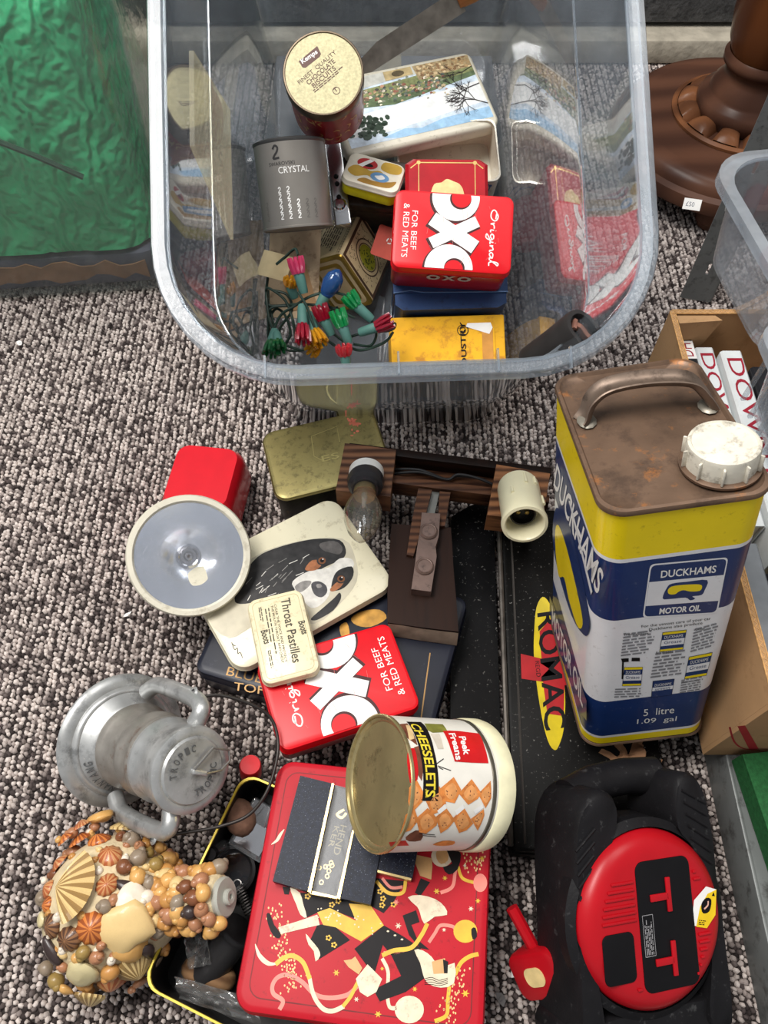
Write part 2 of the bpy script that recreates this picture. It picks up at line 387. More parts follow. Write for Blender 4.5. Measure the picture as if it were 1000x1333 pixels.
# ================================================================ BIG CLEAR STORAGE BOX (propped, opening tipped to the camera)
BXW = Matrix.Translation((.013, .5826, .002)) @ Matrix.Rotation(R(2.4), 4, 'Z') @ Matrix.Rotation(R(27), 4, 'X')
BXI = BXW.inverted()
def atbox(x, y, h):                        # point at height h over the box floor, box coordinates
    o = BXI @ C0; d = BXI.to_3x3() @ ray(x, y); t = (h - o.z) / d.z; return o + d * t
PLA = clear('clear_plastic', (.82, .85, .88), .15, (.66, .73, .80), .03, .06, bump=.0, gain=1.15, fpow=2.8)
PLR = clear('clear_plastic_rim', (.84, .88, .92), .20, (.60, .67, .74), .28, .05, bump=.08)
box = thing('storage_box', 'large clear plastic storage box full of old tins, tipped towards the viewer', 'storage box', BXW)
def boxring(ins, z, wb=.274, lb=.50, wt=.341, lt=.546, H=.368, r0=.045, r1=.085):
    t = z / H; wv = wb + (wt - wb) * t + 2 * ins; lv = lb + (lt - lb) * t + 2 * ins; r = r0 + (r1 - r0) * t + ins
    y0 = lb / 2 + .012 * t
    return [(x, y + y0, z) for x, y in rr(wv, lv, r, 9)]
b = MB(); outer = [boxring(-.012, 0), boxring(-.004, .002), boxring(0, .010), boxring(0, .15), boxring(0, .285), boxring(.001, .292), boxring(.0110, .335), boxring(.0125, .366)]
inner = [boxring(.0105, .366), boxring(.0088, .335), boxring(-.0012, .292), boxring(-.0025, .285), boxring(-.0025, .15), boxring(-.0025, .012), boxring(-.008, .0045), boxring(-.016, .003)]
b.loft(outer + inner); bw = b.build('wall_and_base', PLA, box)
b = MB(); b.loft([boxring(.0105, .364), boxring(.0105, .3705), boxring(.0122, .3725), boxring(.0220, .3725), boxring(.0235, .370), boxring(.0245, .361), boxring(.0215, .361), boxring(.020, .368)], close=True)
rim = b.build('rim', PLR, box)
for x in (-.11, -.01, .065, .12):
    b = MB(); b.box((x, -.0230, .3725), (.0016, .017, .004)); b.build('rim_rib', PLR, box)
b = MB(); b.loft([boxring(.0000, .2900), boxring(.0000, .2916), boxring(-.0022, .2916), boxring(-.0022, .2900)], close=True); b.build('inner_ledge', PLA, box)
# what props its back end up
cr_ = thing('cardboard_carton', 'plain grey carton under the raised back of the clear storage box', 'carton', pose((.0, 1.010, 0)))
b = MB(); b.rprism(.315, .28, 0, .142, .004, .003); b.build('carton_body', M('grey_card', S(112, 110, 110), .9), cr_)
b = MB(); b.box((0, 0, .1425), (.05, .28, .0005)); b.build('packing_tape', M('tape', S(150, 140, 120), .3), cr_)

# ================================================================ CLEAR BOX WITH GREEN SACK, left
GBW = pose((-.520, .787, 0), (0, 0, 5))
gb = thing('storage_box', 'clear plastic box holding a green sack, at the left edge', 'storage box', GBW)
def gring(ins, z, H=.42):
    t = z / H; return [(x, y + .19, z) for x, y in rr(.47 + .05 * t + 2 * ins, .36 + .05 * t + 2 * ins, .03 + ins * .5, 5)]
b = MB(); b.loft([gring(-.01, .002), gring(0, .006), gring(0, .2), gring(0, .415), gring(-.002, .415), gring(-.002, .2), gring(-.0025, .008)], cap1=True)
b.build('wall_and_base', clear('clear_plastic_film', (.95, .97, .96), .05, (.72, .80, .80), .10, .05, bump=.35), gb)
b = MB(); b.loft([gring(.0, .413), gring(.0, .422), gring(.018, .422), gring(.019, .40), gring(.016, .40), gring(.015, .416)], close=True); b.build('rim', PLR, gb)
sack = thing('plastic_sack', 'green plastic sack crumpled inside the clear box at the left', 'sack', GBW @ Matrix.Translation((0, .19, .012)))
rs = random.Random(5); b = MB(); rings = []
from mathutils import noise
def lump(p, s, a): return noise.noise(Vector(p) * s) * a
for k in range(41):
    z = .052 + .34 * k / 40; t = k / 40
    inset = .006 + .055 * t + (.08 * max(0, t - .8) / .2 * max(0, t - .8) / .2)
    ring = []
    for (x, y) in rr(.452 + .04 * t - 2 * inset, .345 + .04 * t - 2 * inset, .05, 6):
        ring.append((x, y, z))
    # resample denser
    den = []
    for i in range(len(ring)):
        p, q = Vector(ring[i]), Vector(ring[(i + 1) % len(ring)]); n = max(1, int((q - p).length / .008))
        for j in range(n): den.append(p.lerp(q, j / n))
    rings.append(den)
nmin = min(len(r) for r in rings)
def resample(r, n):
    L = [0]
    for i in range(len(r)): L.append(L[-1] + (r[(i + 1) % len(r)] - r[i]).length)
    out = []; i = 0
    for k in range(n):
        d = L[-1] * k / n
        while L[i + 1] < d: i += 1
        out.append(r[i].lerp(r[(i + 1) % len(r)], (d - L[i]) / max(1e-9, L[i + 1] - L[i])))
    return out
rings = [resample(r, 160) for r in rings]
rings = [[p + Vector((0, 1, 0)) * (max(0, lump(p, 22, .010)) + max(0, lump(p, 70, .006))) * (1 if p.y < 0 else -1) for p in r] for r in rings]
b.loft(rings)
gm = M('green_sack_plastic', S(58, 170, 116), .30, var=.2, scale=14, coat=.3); 
nt = gm.node_tree; N = nt.nodes
tcn = N.new('ShaderNodeTexCoord'); wv = N.new('ShaderNodeTexWave'); wv.inputs['Scale'].default_value = 14; wv.inputs['Distortion'].default_value = 14; wv.inputs['Detail'].default_value = 3; wv.inputs['Detail Scale'].default_value = 1.2
nt.links.new(tcn.outputs['Object'], wv.inputs[0]); bp = N.new('ShaderNodeBump'); bp.inputs['Strength'].default_value = .6; bp.inputs['Distance'].default_value = .006
nt.links.new(wv.outputs['Fac'], bp.inputs['Height']); nt.links.new(bp.outputs[0], N['Principled BSDF'].inputs['Normal'])
b.build('sack_body', gm, sack, smooth=60)
tapem = M('sack_tape', S(104, 120, 104), .35, var=.3, scale=40)
a = Art(sack, frame((0, -.1815, 0), (0, -1, 0), (1, 0, 0)))
b = MB()
b.tube([(-.19 + .35 * k / 14, -.176 + .10 * (.23 + .03 * math.sin(k * .22) - .07 * (k / 14) ** 2 - .05) - .003, .23 + .03 * math.sin(k * .22) - .07 * (k / 14) ** 2) for k in range(15)], .0035, 6); b.build('seam', M('sack_seam', S(38, 70, 56), .4), sack)
b = MB(); b.box((0, 0, 0), (.16, .002, .03), X=Matrix.Translation((-.10, -.168, .135)) @ Matrix.Rotation(R(-8), 4, 'X') @ Matrix.Rotation(R(-9), 4, 'Y')); b.build('tape_strip', tapem, sack)
b = MB(); b.box((0, 0, 0), (.05, .002, .07), X=Matrix.Translation((-.01, -.148, .315)) @ Matrix.Rotation(R(-14), 4, 'X') @ Matrix.Rotation(R(20), 4, 'Y')); b.build('tape_strip', tapem, sack)
pk = thing('brown_paper_parcel', 'dark parcel with brown torn paper under the green sack', 'parcel', GBW @ Matrix.Translation((0, .19, .006)))
b = MB(); b.rprism(.445, .335, 0, .052, .03, .008); b.build('parcel_body', M('dark_parcel', S(70, 72, 88), .6, var=.3, scale=20), pk)
b = MB(); pts = []
for k in range(24): pts.append((-.2 + .4 * k / 23, .010 + .014 * rs.random()))
top = [(x, .034 + .012 * rs.random()) for x, _ in reversed(pts)]
b.extr(pts + top, 0, .002, X=frame((0, -.1682, 0), (0, -1, 0), (1, 0, 0))); b.build('torn_paper', M('brown_kraft', S(142, 104, 76), .85, var=.3, scale=30, bump=.6, bscale=60), pk)

# ================================================================ TURNED WOODEN PEDESTAL, back right
pd = thing('pedestal_stand', 'dark turned wooden pedestal with carved ring and round base', 'pedestal', pose((.535, 1.10, 0)))
PW = wood('mahogany', S(92, 62, 48), S(68, 45, 36), 5, 0, .30, 2.)
b = MB(); b.lathe([(.0, .034), (.176, .034), (.188, .038), (.19, .046), (.186, .056), (.178, .060), (.176, .066), (.168, .075), (.150, .079), (.146, .0775), (.10, .083), (0, .083)], 72); b.build('base_disc', PW, pd, smooth=40)
for k in range(3):
    a_ = R(250 + 120 * k); b = MB(); b.lathe([(0, 0), (.018, 0), (.024, .012), (.020, .030), (.022, .036), (0, .036)], 20, X=Matrix.Translation((.15 * math.cos(a_), .15 * math.sin(a_), 0))); b.build('foot', PW, pd)
b = MB(); b.lathe([(.098, .080), (.104, .083), (.1045, .087), (.100, .090), (.097, .089)], 64); b.build('carved_ring_edge', wood('mahogany_warm', S(124, 80, 52), S(88, 56, 38), 5, 0, .3, 2.), pd)
PW2 = MATS['mahogany_warm']
for k in range(12):
    a0 = 2 * math.pi * k / 12; b = MB(); vs = []; fs = []
    for i in range(9):
        for j in range(7):
            u, v = i / 8, j / 6; aa = a0 + (u - .5) * .46; r = .064 + .032 * v
            hgt = .090 + .010 * (math.sin(math.pi * min(max(u, .0), 1)) ** .5) * (math.sin(math.pi * (.15 + .85 * v)) ** .6) - (.008 if i in (0, 8) else 0)
            vs.append((r * math.cos(aa), r * math.sin(aa), hgt))
    for i in range(8):
        for j in range(6): fs.append((i * 7 + j, i * 7 + j + 1, (i + 1) * 7 + j + 1, (i + 1) * 7 + j))
    b.add(vs, fs); b.build('carved_lobe', PW2, pd, smooth=60)
b = MB(); b.lathe([(.066, .084), (.072, .096), (.074, .104), (.071, .113), (.062, .118), (.060, .122), (.058, .130), (.050, .140), (.047, .150), (.050, .156), (.056, .160), (.057, .168), (.052, .174)], 56); b.build('turned_collar', PW, pd, smooth=50)
b = MB(); b.lathe([(.050, .172), (.058, .19), (.064, .22), (.066, .25), (.066, .30), (.072, .34), (.074, .40), (.06, .46), (.05, .5), (0, .5)], 56); b.build('column', wood('mahogany_glow', S(100, 58, 32), S(68, 38, 24), 4, 2, .25, 2.), pd, smooth=50)
for k in range(4):
    a_ = R(205 + 90 * k); b = MB(); b.ball((.064 * math.cos(a_), .064 * math.sin(a_), .30), .024, 12, sc=(.7, 1, 1.25), rot=Matrix.Rotation(a_, 4, 'Z')); b.build('carved_knob', PW, pd, smooth=60)
q = Vector(at(900, 269, .072)) - Vector((.535, 1.10, 0))
a = Art(pd, frame((q.x, q.y, .0755), (-.25, -.55, .8), (1, -.28, .0)), lift=.0006)
a.poly(WHITE, [(-.0115, -.0075), (.0115, -.0075), (.0115, .0075), (-.0115, .0075)], 0, False)
a.text(M('biro_ink', S(90, 96, 110), .6), '£50', (-.008, -.003), (.003, -.003), (-.008, .003), 1, False).build('price_sticker', 'white price sticker')

# ================================================================ SHELVING UPRIGHT AND SHELF, right
GREY = M('grey_steel_paint', S(118, 121, 120), .42, .2, var=.12, scale=25, dirt=(S(60, 58, 56), .3, 60.))
up = thing('shelving_upright', 'dark grey slotted steel upright behind the cardboard box', 'shelf post', pose((.43, .80, 0), (0, 0, -14)))
b = MB()
def slotted(bm, w_, h_, t_):
    # sheet with real slots: columns of panels around each slot
    zs = [0.]; 
    z = .045
    while z < h_ - .03:
        bm.box((0, 0, (zs[-1] + z) / 2), (w_, t_, z - zs[-1]))
        bm.box((-(w_ / 4 + .001), 0, z + .009), (w_ / 2 - .002, t_, .018)); bm.box((w_ / 4 + .001, 0, z + .009), (w_ / 2 - .002, t_, .018))
        zs.append(z + .018); z += .075
    bm.box((0, 0, (zs[-1] + h_) / 2), (w_, t_, h_ - zs[-1]))
slotted(b, .04, .5, .002); b.build('slotted_face', GREY, up, smooth=0)
b = MB(); b.box((.021, .018, .25), (.002, .036, .5)); b.build('side_flange', GREY, up, smooth=0)
sh = thing('metal_shelf', 'grey metal shelf with folded lip at the lower right edge', 'shelf', pose((.312, .22, 0)))
b = MB(); b.box((.30, -.12, .047), (.60, .98, .003)); b.build('shelf_plate', GREY, sh, smooth=0)
b = MB(); b.box((.0, -.12, .0245), (.004, .98, .049), bev=.0015); b.build('shelf_lip', GREY, sh)
b = MB(); b.box((.30, .365, .0245), (.60, .004, .049), bev=.0015); b.build('end_lip', GREY, sh)
# ================================================================ TIN HELPER
def tin(name, label, cat, top, W, D, H, r, lidh, body, lid, bev=.002, group=None, over=.0009, edge=None):
    """rounded rectangular tin; `top` = pose of the middle of its lid"""
    o = thing(name, label, cat, top @ Matrix.Translation((0, 0, -H)), group)
    b = MB(); b.rprism(W, D, 0, H - lidh * .6, r, min(.0018, H / 6)); b.build('tin_body', body, o)
    b = MB()
    ring = lambda ins, z: [(x, y, z) for x, y in rr(W + 2 * over - 2 * ins, D + 2 * over - 2 * ins, max(r + over - ins, 1e-4), 6)]
    b.loft([ring(.0022, H - lidh), ring(-.0006, H - lidh - .0006), ring(-.0009, H - lidh + .0008), ring(0, H - lidh + .0022), ring(0, H - bev), ring(bev * .3, H - bev * .3), ring(bev, H - .0002), ring(bev * 1.4, H)])
    b.build('lid', lid, o)
    return o
RED = M('tea_tin_red', S(210, 12, 26), .34, var=.06, coat=.0)
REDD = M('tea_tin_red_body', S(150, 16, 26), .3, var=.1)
OXS = M('letter_shadow_brown', S(62, 20, 22), .4)
def clipc(c, r, lo, hi, n=40):
    pts = [(c[0] + r * math.cos(2 * math.pi * k / n), c[1] + r * math.sin(2 * math.pi * k / n)) for k in range(n)]
    return [(x, min(max(y, lo), hi)) for x, y in pts]
ORIG = [[(.10, .62), (.02, .50), (.0, .28), (.06, .12), (.14, .14), (.19, .38), (.17, .60), (.10, .68), (.06, .56), (.16, .50)],
        [(.23, .44), (.25, .12), (.26, .34), (.31, .42), (.33, .38)], [(.36, .40), (.36, .14), (.40, .14)], [(.365, .55), (.372, .56)],
        [(.52, .38), (.46, .40), (.43, .24), (.48, .14), (.53, .30), (.53, .0), (.49, -.22), (.43, -.16), (.50, .04), (.57, .16)],
        [(.58, .40), (.575, .14), (.61, .14)], [(.585, .55), (.592, .56)], [(.64, .40), (.64, .13), (.66, .32), (.71, .40), (.725, .14), (.75, .14)],
        [(.85, .38), (.79, .40), (.76, .24), (.80, .13), (.85, .28), (.86, .40), (.86, .14), (.90, .16)],
        [(.90, .20), (.96, .62), (.99, .80), (.95, .84), (.925, .50), (.94, .14), (1.0, .12)]]
def oxo_art(o, H, W, D, flip=1):
    k = W / .122
    L = Matrix.Translation((0, 0, H)) @ (Matrix.Rotation(math.pi, 4, 'Z') if flip < 0 else Matrix())
    a = Art(o, L); hy = D / 2 - .0012; s_ = (-.0012 * k, -.0016 * k)
    c1, c2 = (.001 * k, hy - .0030 * k), (-.0030 * k, -hy + .0005 * k)
    for dx, dy, mm, ly in ((s_[0], s_[1], OXS, 0), (0, 0, WHITE, 2)):
        g = .0012 * k if ly == 0 else 0
        a.poly(mm, clipc((c1[0] + dx, c1[1] + dy), .0248 * k + g, -hy, hy), ly, False)
        a.poly(mm, clipc((c2[0] + dx, c2[1] + dy), .0250 * k + g, -hy, hy), ly, False)
        def bar(p, q, w_, lx):
            p, q = Vector(p) * k, Vector(q) * k; t = (q - p).normalized(); n_ = Vector((-t.y, t.x)) * (w_ * k / 2 + g)
            a.poly(mm, [(v.x + dx, v.y + dy) for v in (p - n_ - t * g, q - n_ + t * g, q + n_ + t * g, p + n_ - t * g)], ly + lx, False)
        bar((-.0225, .0125), (.0235, -.0150), .0150, .4); bar((-.0225, -.0135), (.0245, .0125), .0120, .8)
    a.poly(OXS, clipc((c1[0] + .005 * k, c1[1] - .0012 * k), .0112 * k, -hy, hy), 3, False); a.poly(RED, clipc((c1[0] + .0058 * k, c1[1] - .0002 * k), .0102 * k, -hy, hy), 4, False)
    a.poly(OXS, clipc((c2[0] + .006 * k, c2[1] + .0002 * k), .0108 * k, -hy, hy), 3, False); a.poly(RED, clipc((c2[0] + .0052 * k, c2[1] - .001 * k), .0098 * k, -hy, hy), 4, False)
    a.text(WHITE, 'FOR BEEF', (-.0435 * k, .0195 * k), (-.0435 * k, -.0215 * k), (-.0375 * k, .0195 * k), 2, False)
    a.text(WHITE, '& RED MEATS', (-.0525 * k, .0265 * k), (-.0525 * k, -.0300 * k), (-.0463 * k, .0265 * k), 2, False)
    for st in ORIG:
        P = [((.0395 + (y - .2) * .0130) * k, (.0255 - x * .0590) * k) for x, y in st]
        a.stroke(WHITE, P, .00125 * k, 3, False)
    scuff = M('pale_scuff', S(226, 120, 120), .5)
    rs_ = random.Random(3)
    for q in range(14):
        x0, y0 = rs_.uniform(-.05, .05) * k, rs_.uniform(-.03, .03) * k
        a.stroke(scuff, [(x0, y0), (x0 + rs_.uniform(-.004, .004), y0 - rs_.uniform(.002, .010))], .00025, 5, False, 1)
    a.build('printed_lid_design')
# ================================================================ CONTENTS OF THE BIG BOX
def boxpose(x, y, h, eul=(0, 0, 0)): 
    p = atbox(x, y, h); return BXW @ Matrix.Translation(p) @ Euler([R(v) for v in eul]).to_matrix().to_4x4()
# --- red and white tin on top
H = .058; W, D = .1221, .0809
ox = tin('tea_tin', 'red tin with big white and black-shadowed letters inside the clear storage box', 'tin', pose((.0717, .6581, .2279), (28.0, 2.9, -2.1)), W, D, H, .008, .012, REDD, RED)
oxo_art(ox, H, W, D)
a = Art(ox, frame((0, -D / 2 - .0008, 0), (0, -1, 0), (1, 0, 0)))
GREYP = M('grey_print', S(176, 168, 164), .4)
for q, ch in enumerate('OXO'): a.text(GREYP, ch, (-.024 + q * .0165, .030), (-.0095 + q * .0165, .030), (-.024 + q * .0165, .0435), 2, False, bold=.05)
a.build('side_lettering')
# --- navy blue tin on its edge in front of it
NAVY = M('navy_tin', S(40, 62, 100), .28, .25, var=.15, scale=40, dirt=(S(30, 40, 62), .3, 80.))
mwn = boxpose(587, 383, .112)
bt = thing('blue_tin', 'plain blue metal tin standing on edge in front of the red tin', 'tin', mwn @ Matrix.Translation((0, 0, -.10)))
poly_ = [(-.0625, -.010), (-.054, -.0165), (.052, -.0165), (.0625, -.011), (.0625, .0165), (-.0625, .0165)]
X = Matrix()
b = MB(); b.extr([(x * .985, y * .96 - .0002) for x, y in poly_], 0, .0985); b.build('tin_body', NAVY, bt)
b = MB(); b.extr([(x, (y if y > 0 else 0.004)) for x, y in poly_], .0, .100)
b = MB(); b.extr([(-.0632, .003), (.0632, .001), (.0632, .0172), (-.0632, .0172)], -.0005, .1000); b.build('lid', NAVY, bt)
b = MB(); b.tube([(-.0632, .003, .1002), (-.045, .0055, .1004), (-.03, .003, .1004), (.0632, .001, .1002)], .0007, 6); b.build('lid_bead', M('navy_bead', S(92, 116, 152), .3, .5), bt)
# --- yellow carton
YEL = M('yellow_card', S(226, 168, 36), .75, var=.16, scale=25, dirt=(S(170, 110, 40), .35, 60.))
p = atbox(584, 452, .098); yb = thing('yellow_carton', 'worn yellow cardboard carton at the front of the clear storage box', 'carton', BXW @ Matrix.Translation((p.x, p.y, .006)))
b = MB(); b.box((0, 0, .046), (.128, .072, .092), bev=.002); b.build('carton_body', YEL, yb)
b = MB(); b.box((-.006, -.006, .0932), (.116, .052, .0012)); b.build('top_flap', YEL, yb, smooth=0)
a = Art(yb, Matrix.Translation((0, 0, .0942)))
a.text(BLACK, 'INDUSTRY', (.0195, -.036), (.0195, .028), (.0135, -.036), 1, False, bold=.02)
a.ring(BLACK, (.0165, .018), .0055, .0064, 1, False); a.ring(BLACK, (.0165, .018), .0028, .0034, 1, False)
a.poly(M('brown_tape', S(196, 136, 60), .6, var=.2), [(.037, -.035), (.049, -.035), (.050, .020), (.038, .022)], 1, False)
a.poly(WHITE, [(.020, .022), (.046, .013), (.050, .020), (.048, .026), (.022, .026)], 2, False)
a.build('printed_label')
# --- red tin with gilt corners behind
mwr = boxpose(582, 240, .125, (0, 0, -2))
rt = thing('red_gilt_tin', 'red tin with clipped corners and gilt lines behind the red lettered tin', 'tin', mwr @ Matrix.Translation((0, 0, -.09)))
oct_ = [(-.045, -.03), (-.036, -.036), (.036, -.036), (.045, -.03), (.045, .024), (.036, .030), (-.036, .030), (-.045, .024)]
RG = M('deep_red_tin', S(170, 22, 34), .25, var=.12, coat=.3)
b = MB(); b.extr(oct_, 0, .082); b.build('tin_body', RG, rt, smooth=20)
b = MB(); b.loft([[(x * 1.015, y * 1.02, .070) for x, y in oct_], [(x * 1.015, y * 1.02, .086) for x, y in oct_], [(x * .93, y * .93, .090) for x, y in oct_]]); b.build('lid', RG, rt, smooth=20)
a = Art(rt, Matrix.Translation((0, 0, .0901)))
GL = M('gilt_line', S(206, 176, 110), .3, .6); CRM = M('cream_print', S(226, 200, 140), .4, var=.15, scale=100)
a.stroke(GL, [(-.040, .018), (-.032, .0245), (.032, .0245), (.040, .018)], .0011, 1, False, 0)
for sx in (-1, 1): a.stroke(GL, [(sx * .031, .0245), (sx * .031, -.02)], .0009, 1, False, 0); a.disc(GL, (sx * .031, .0245), .0022, lay=2, px=False)
a.poly(CRM, [(-.018, -.012), (-.014, .0), (-.006, .002), (0, .006), (.008, .003), (.014, .0), (.018, -.008), (.016, -.02), (-.016, -.02)], 1, False, 3)
a.build('printed_lid_design')
# --- open tin base and its landscape lid
LM = pose((.0318, .8667, .2403), (21.1, 1.5, 22.7)); LW, LD = .1929, .1027
CREAM = M('cream_enamel', S(206, 200, 182), .3, var=.08, scale=35, dirt=(S(120, 110, 92), .22, 140., .5), coat=.2)
ld = thing('picture_tin_lid', 'cream tin lid painted with a hillside village and water, tilted on the pile', 'tin lid', LM @ Matrix.Translation((0, 0, -.020)))
b = MB(); b.rprism(LW, LD, 0, .020, .011, .005, bseg=3); b.build('lid_shell', CREAM, ld)
a = Art(ld, Matrix.Translation((0, 0, .020)), lift=.0002)
pc = lambda r_, g_, b_, v=.25, s=120.: M('paint_%d_%d_%d' % (r_, g_, b_), S(r_, g_, b_), .4, var=v, scale=s)
x0, x1, y0, y1 = -LW / 2 + .007, LW / 2 - .006, -LD / 2 + .011, LD / 2 - .006
def bx(m, pts, ly, sm=0): a.poly(m, pts, ly, False, sm)
bx(pc(196, 210, 222), [(x0, y0), (x1, y0), (x1, y1), (x0, y1)], 0)
rl = random.Random(11)
bx(pc(226, 228, 226, .1), [(x0, -.004), (x1, .010), (x1, -.018), (x0 + .05, -.030), (x0, -.028)], 1)
bx(pc(150, 186, 214, .2), [(x0 + .06, y0), (x1, y0), (x1, -.026), (.03, -.028), (0, -.034), (-.02, -.030), (-.05, -.036)], 1)
bx(pc(92, 108, 76, .4, 160), [(x0, .002), (-.06, .006), (-.02, .002), (.03, .009), (x1, .018), (x1, .032), (.02, .026), (-.04, .022), (x0, .018)], 2)
bx(pc(126, 132, 88, .4, 200), [(x0, .012), (-.05, .018), (0, .014), (.05, .020), (x1, .024), (x1, .036), (.04, .034), (-.02, .030), (x0, .026)], 3)
bx(pc(196, 196, 186, .2), [(x0, .027), (-.02, .033), (.02, .034), (.02, y1), (x0, y1)], 3)
bx(pc(160, 140, 104, .4, 260), [(.020, .026), (x1, .030), (x1, y1), (.018, y1)], 4)
cols = [pc(176, 134, 108), pc(214, 204, 182), pc(140, 92, 76), pc(190, 170, 132), pc(70, 70, 64), pc(74, 88, 66), pc(120, 124, 104), pc(96, 104, 96)]
for q in range(210):
    cx = rl.uniform(x0 + .03, x1 - .040); cy = .014 + rl.gauss(.003, .006) + .02 * (cx + .05) * .3; s1 = rl.uniform(.0009, .0026)
    bx(rl.choice(cols), [(cx - s1, cy - s1 * .5), (cx + s1, cy - s1 * .5 + .0006), (cx + s1, cy + s1 * .6), (cx, cy + s1 * 1.1), (cx - s1, cy + s1 * .55)], 4 + q % 3)
tan_ = [pc(176, 146, 104), pc(206, 182, 140), pc(138, 108, 76)]
for q in range(90):
    cx, cy = rl.uniform(.022, x1 - .002), rl.uniform(.030, y1 - .001); a.disc(rl.choice(tan_), (cx, cy), rl.uniform(.0014, .003), rl.uniform(.001, .002), 5 + q % 3, False, 8)
dk = pc(40, 58, 42, .4, 200)
for q in range(60):
    cx, cy = -.060 + rl.gauss(0, .014), -.020 + rl.gauss(0, .008)
    if cx > x0 + .004 and cy > y0 + .003: a.disc(dk, (cx, cy), rl.uniform(.002, .005), rl.uniform(.0015, .004), 5 + q % 3, False, 7)
tw = pc(52, 46, 44, .2)
def twig(p, ang, l, d):
    q_ = (p[0] + l * math.cos(ang), p[1] + l * math.sin(ang))
    q_ = (min(max(q_[0], x0), x1), min(max(q_[1], y0), y1))
    a.stroke(tw, [p, q_], .0003 + .00022 * d, 8, False, 0)
    if d > 0:
        for k in range(3): twig(q_, ang + rl.uniform(-.8, .8), l * rl.uniform(.55, .85), d - 1)
twig((x1, -.022), R(150), .016, 4); twig((x1, .006), R(190), .018, 4); twig((x1, .030), R(200), .016, 3)
bx(pc(180, 160, 116), [(-.020, y1 - .012), (.016, y1 - .010), (.016, y1), (-.019, y1)], 8); a.disc(pc(90, 78, 54), (-.002, y1 - .0055), .008, .004, 9, False, 12)
a.build('painted_picture')
mo = boxpose(583, 200, .075, (0, 0, 3))
ot = thing('open_tin_base', 'open cream tin base with blue sprigs under the picture lid', 'tin', mo @ Matrix.Translation((0, 0, -.05)))
b = MB(); rg = lambda ins, z, w_=.118, d_=.075: [(x, y, z) for x, y in rr(w_ - 2 * ins, d_ - 2 * ins, .010, 5)]
b.loft([rg(.001, 0), rg(0, .001), rg(0, .050), rg(.0012, .050), rg(.0012, .0015)]); b.build('tin_body', [CREAM], ot)
b = MB(); b.loft([rg(-.0008, .049), rg(-.0004, .0512), rg(.0014, .0512), rg(.0016, .049)], close=True); b.build('rolled_rim', M('bright_rim', S(220, 214, 200), .2, .7), ot)
a = Art(ot, frame((0, -.0376, 0), (0, -1, 0), (1, 0, 0)))
bl = M('blue_print', S(60, 96, 150), .4)
for k in range(13):
    x = -.05 + k * .008; a.stroke(bl, [(x, .025), (x + .002, .036), (x - .001, .044)], .0014, 1, False); a.disc(bl, (x + .002, .04), .002, .003, 1, False, 8)
a.build('printed_border')
# --- little yellow tin
my = boxpose(487, 224, .122, (-24, 0, -18))
yt = tin('mint_tin', 'small yellow tin with camouflage-patterned lid beside the chrome bar', 'tin', my, .062, .046, .020, .009, .006, M('lemon_tin', S(214, 204, 30), .3), M('white_lid', S(222, 216, 198), .3))
a = Art(yt, Matrix.Translation((0, 0, .020)))
oc = M('ochre_print', S(188, 152, 62), .4); br = M('khaki_print', S(160, 120, 52), .4)
a.poly(oc, [(-.028, -.008), (-.018, -.014), (-.006, -.008), (.004, -.012), (.014, -.004), (.006, .004), (-.004, .0), (-.014, .004), (-.024, .002)], 0, False, 4)
a.poly(br, [(-.014, -.020), (.004, -.021), (.022, -.018), (.027, -.006), (.018, -.010), (.004, -.014), (-.008, -.013)], 0, False, 4)
a.poly(oc, [(.006, .008), (.018, .004), (.028, .008), (.026, .020), (.008, .020)], 0, False, 4)
a.disc(M('red_sticker', S(176, 48, 50), .4), (-.010, .010), .0115, .0085, 1, False); a.disc(BLACK, (-.010, .008), .007, .003, 2, False, 12); a.poly(WHITE, [(-.02, .004), (-.014, .003), (-.004, .017), (-.009, .018)], 3, False)
a.disc(M('blue_sticker', S(104, 146, 186), .4), (.008, -.006), .0105, .0075, 1, False); a.poly(WHITE, [(.002, -.006), (.008, -.010), (.014, -.006), (.010, -.002), (.006, -.004)], 2, False, 3)
a.build('printed_lid_design')
dkb = thing('dark_patterned_tin', 'dark patterned tin underneath the small yellow tin', 'tin', boxpose(487, 238, .092, (0, 0, -8)) @ Matrix.Translation((0, 0, -.07)))
b = MB(); b.rprism(.078, .056, 0, .062, .006, .002); b.build('tin_body', M('dark_brown_tin', S(52, 42, 34), .4, var=.5, scale=150), dkb)
b = MB(); b.rprism(.080, .058, .056, .070, .006, .003); b.build('lid', M('dark_brown_tin', S(52, 42, 34)), dkb)
# --- chrome bar with bolts
pA, pB = atbox(433, 185, .105), atbox(447, 292, .105); d_ = pB - pA
cb = thing('chrome_clamp_bar', 'chrome bar with round bolts lying beside the silver cylinder tin', 'metal bar', BXW @ frame(pA.lerp(pB, .5) - Vector((0, 0, .012)), (0, 0, 1), d_))
ln = d_.length
b = MB(); b.box((0, 0, .006), (ln, .019, .012), bev=.002); b.build('bar', M('worn_chrome', S(176, 176, 178), .22, .95, var=.2, scale=50), cb)
for k, (u, r_) in enumerate(((.02, .0022), (.11, .0022), (.27, .0022), (.365, .0065))):
    b = MB(); b.lathe([(0, .0118), (r_ * 1.25, .0118), (r_ * 1.25, .0125), (r_, .0128), (r_ * .8, .0150), (0, .0152)], 16, X=Matrix.Translation(((u - .1) * ln, -.001, 0))); b.build('bolt', CHROME if r_ > .004 else BLACK, cb)
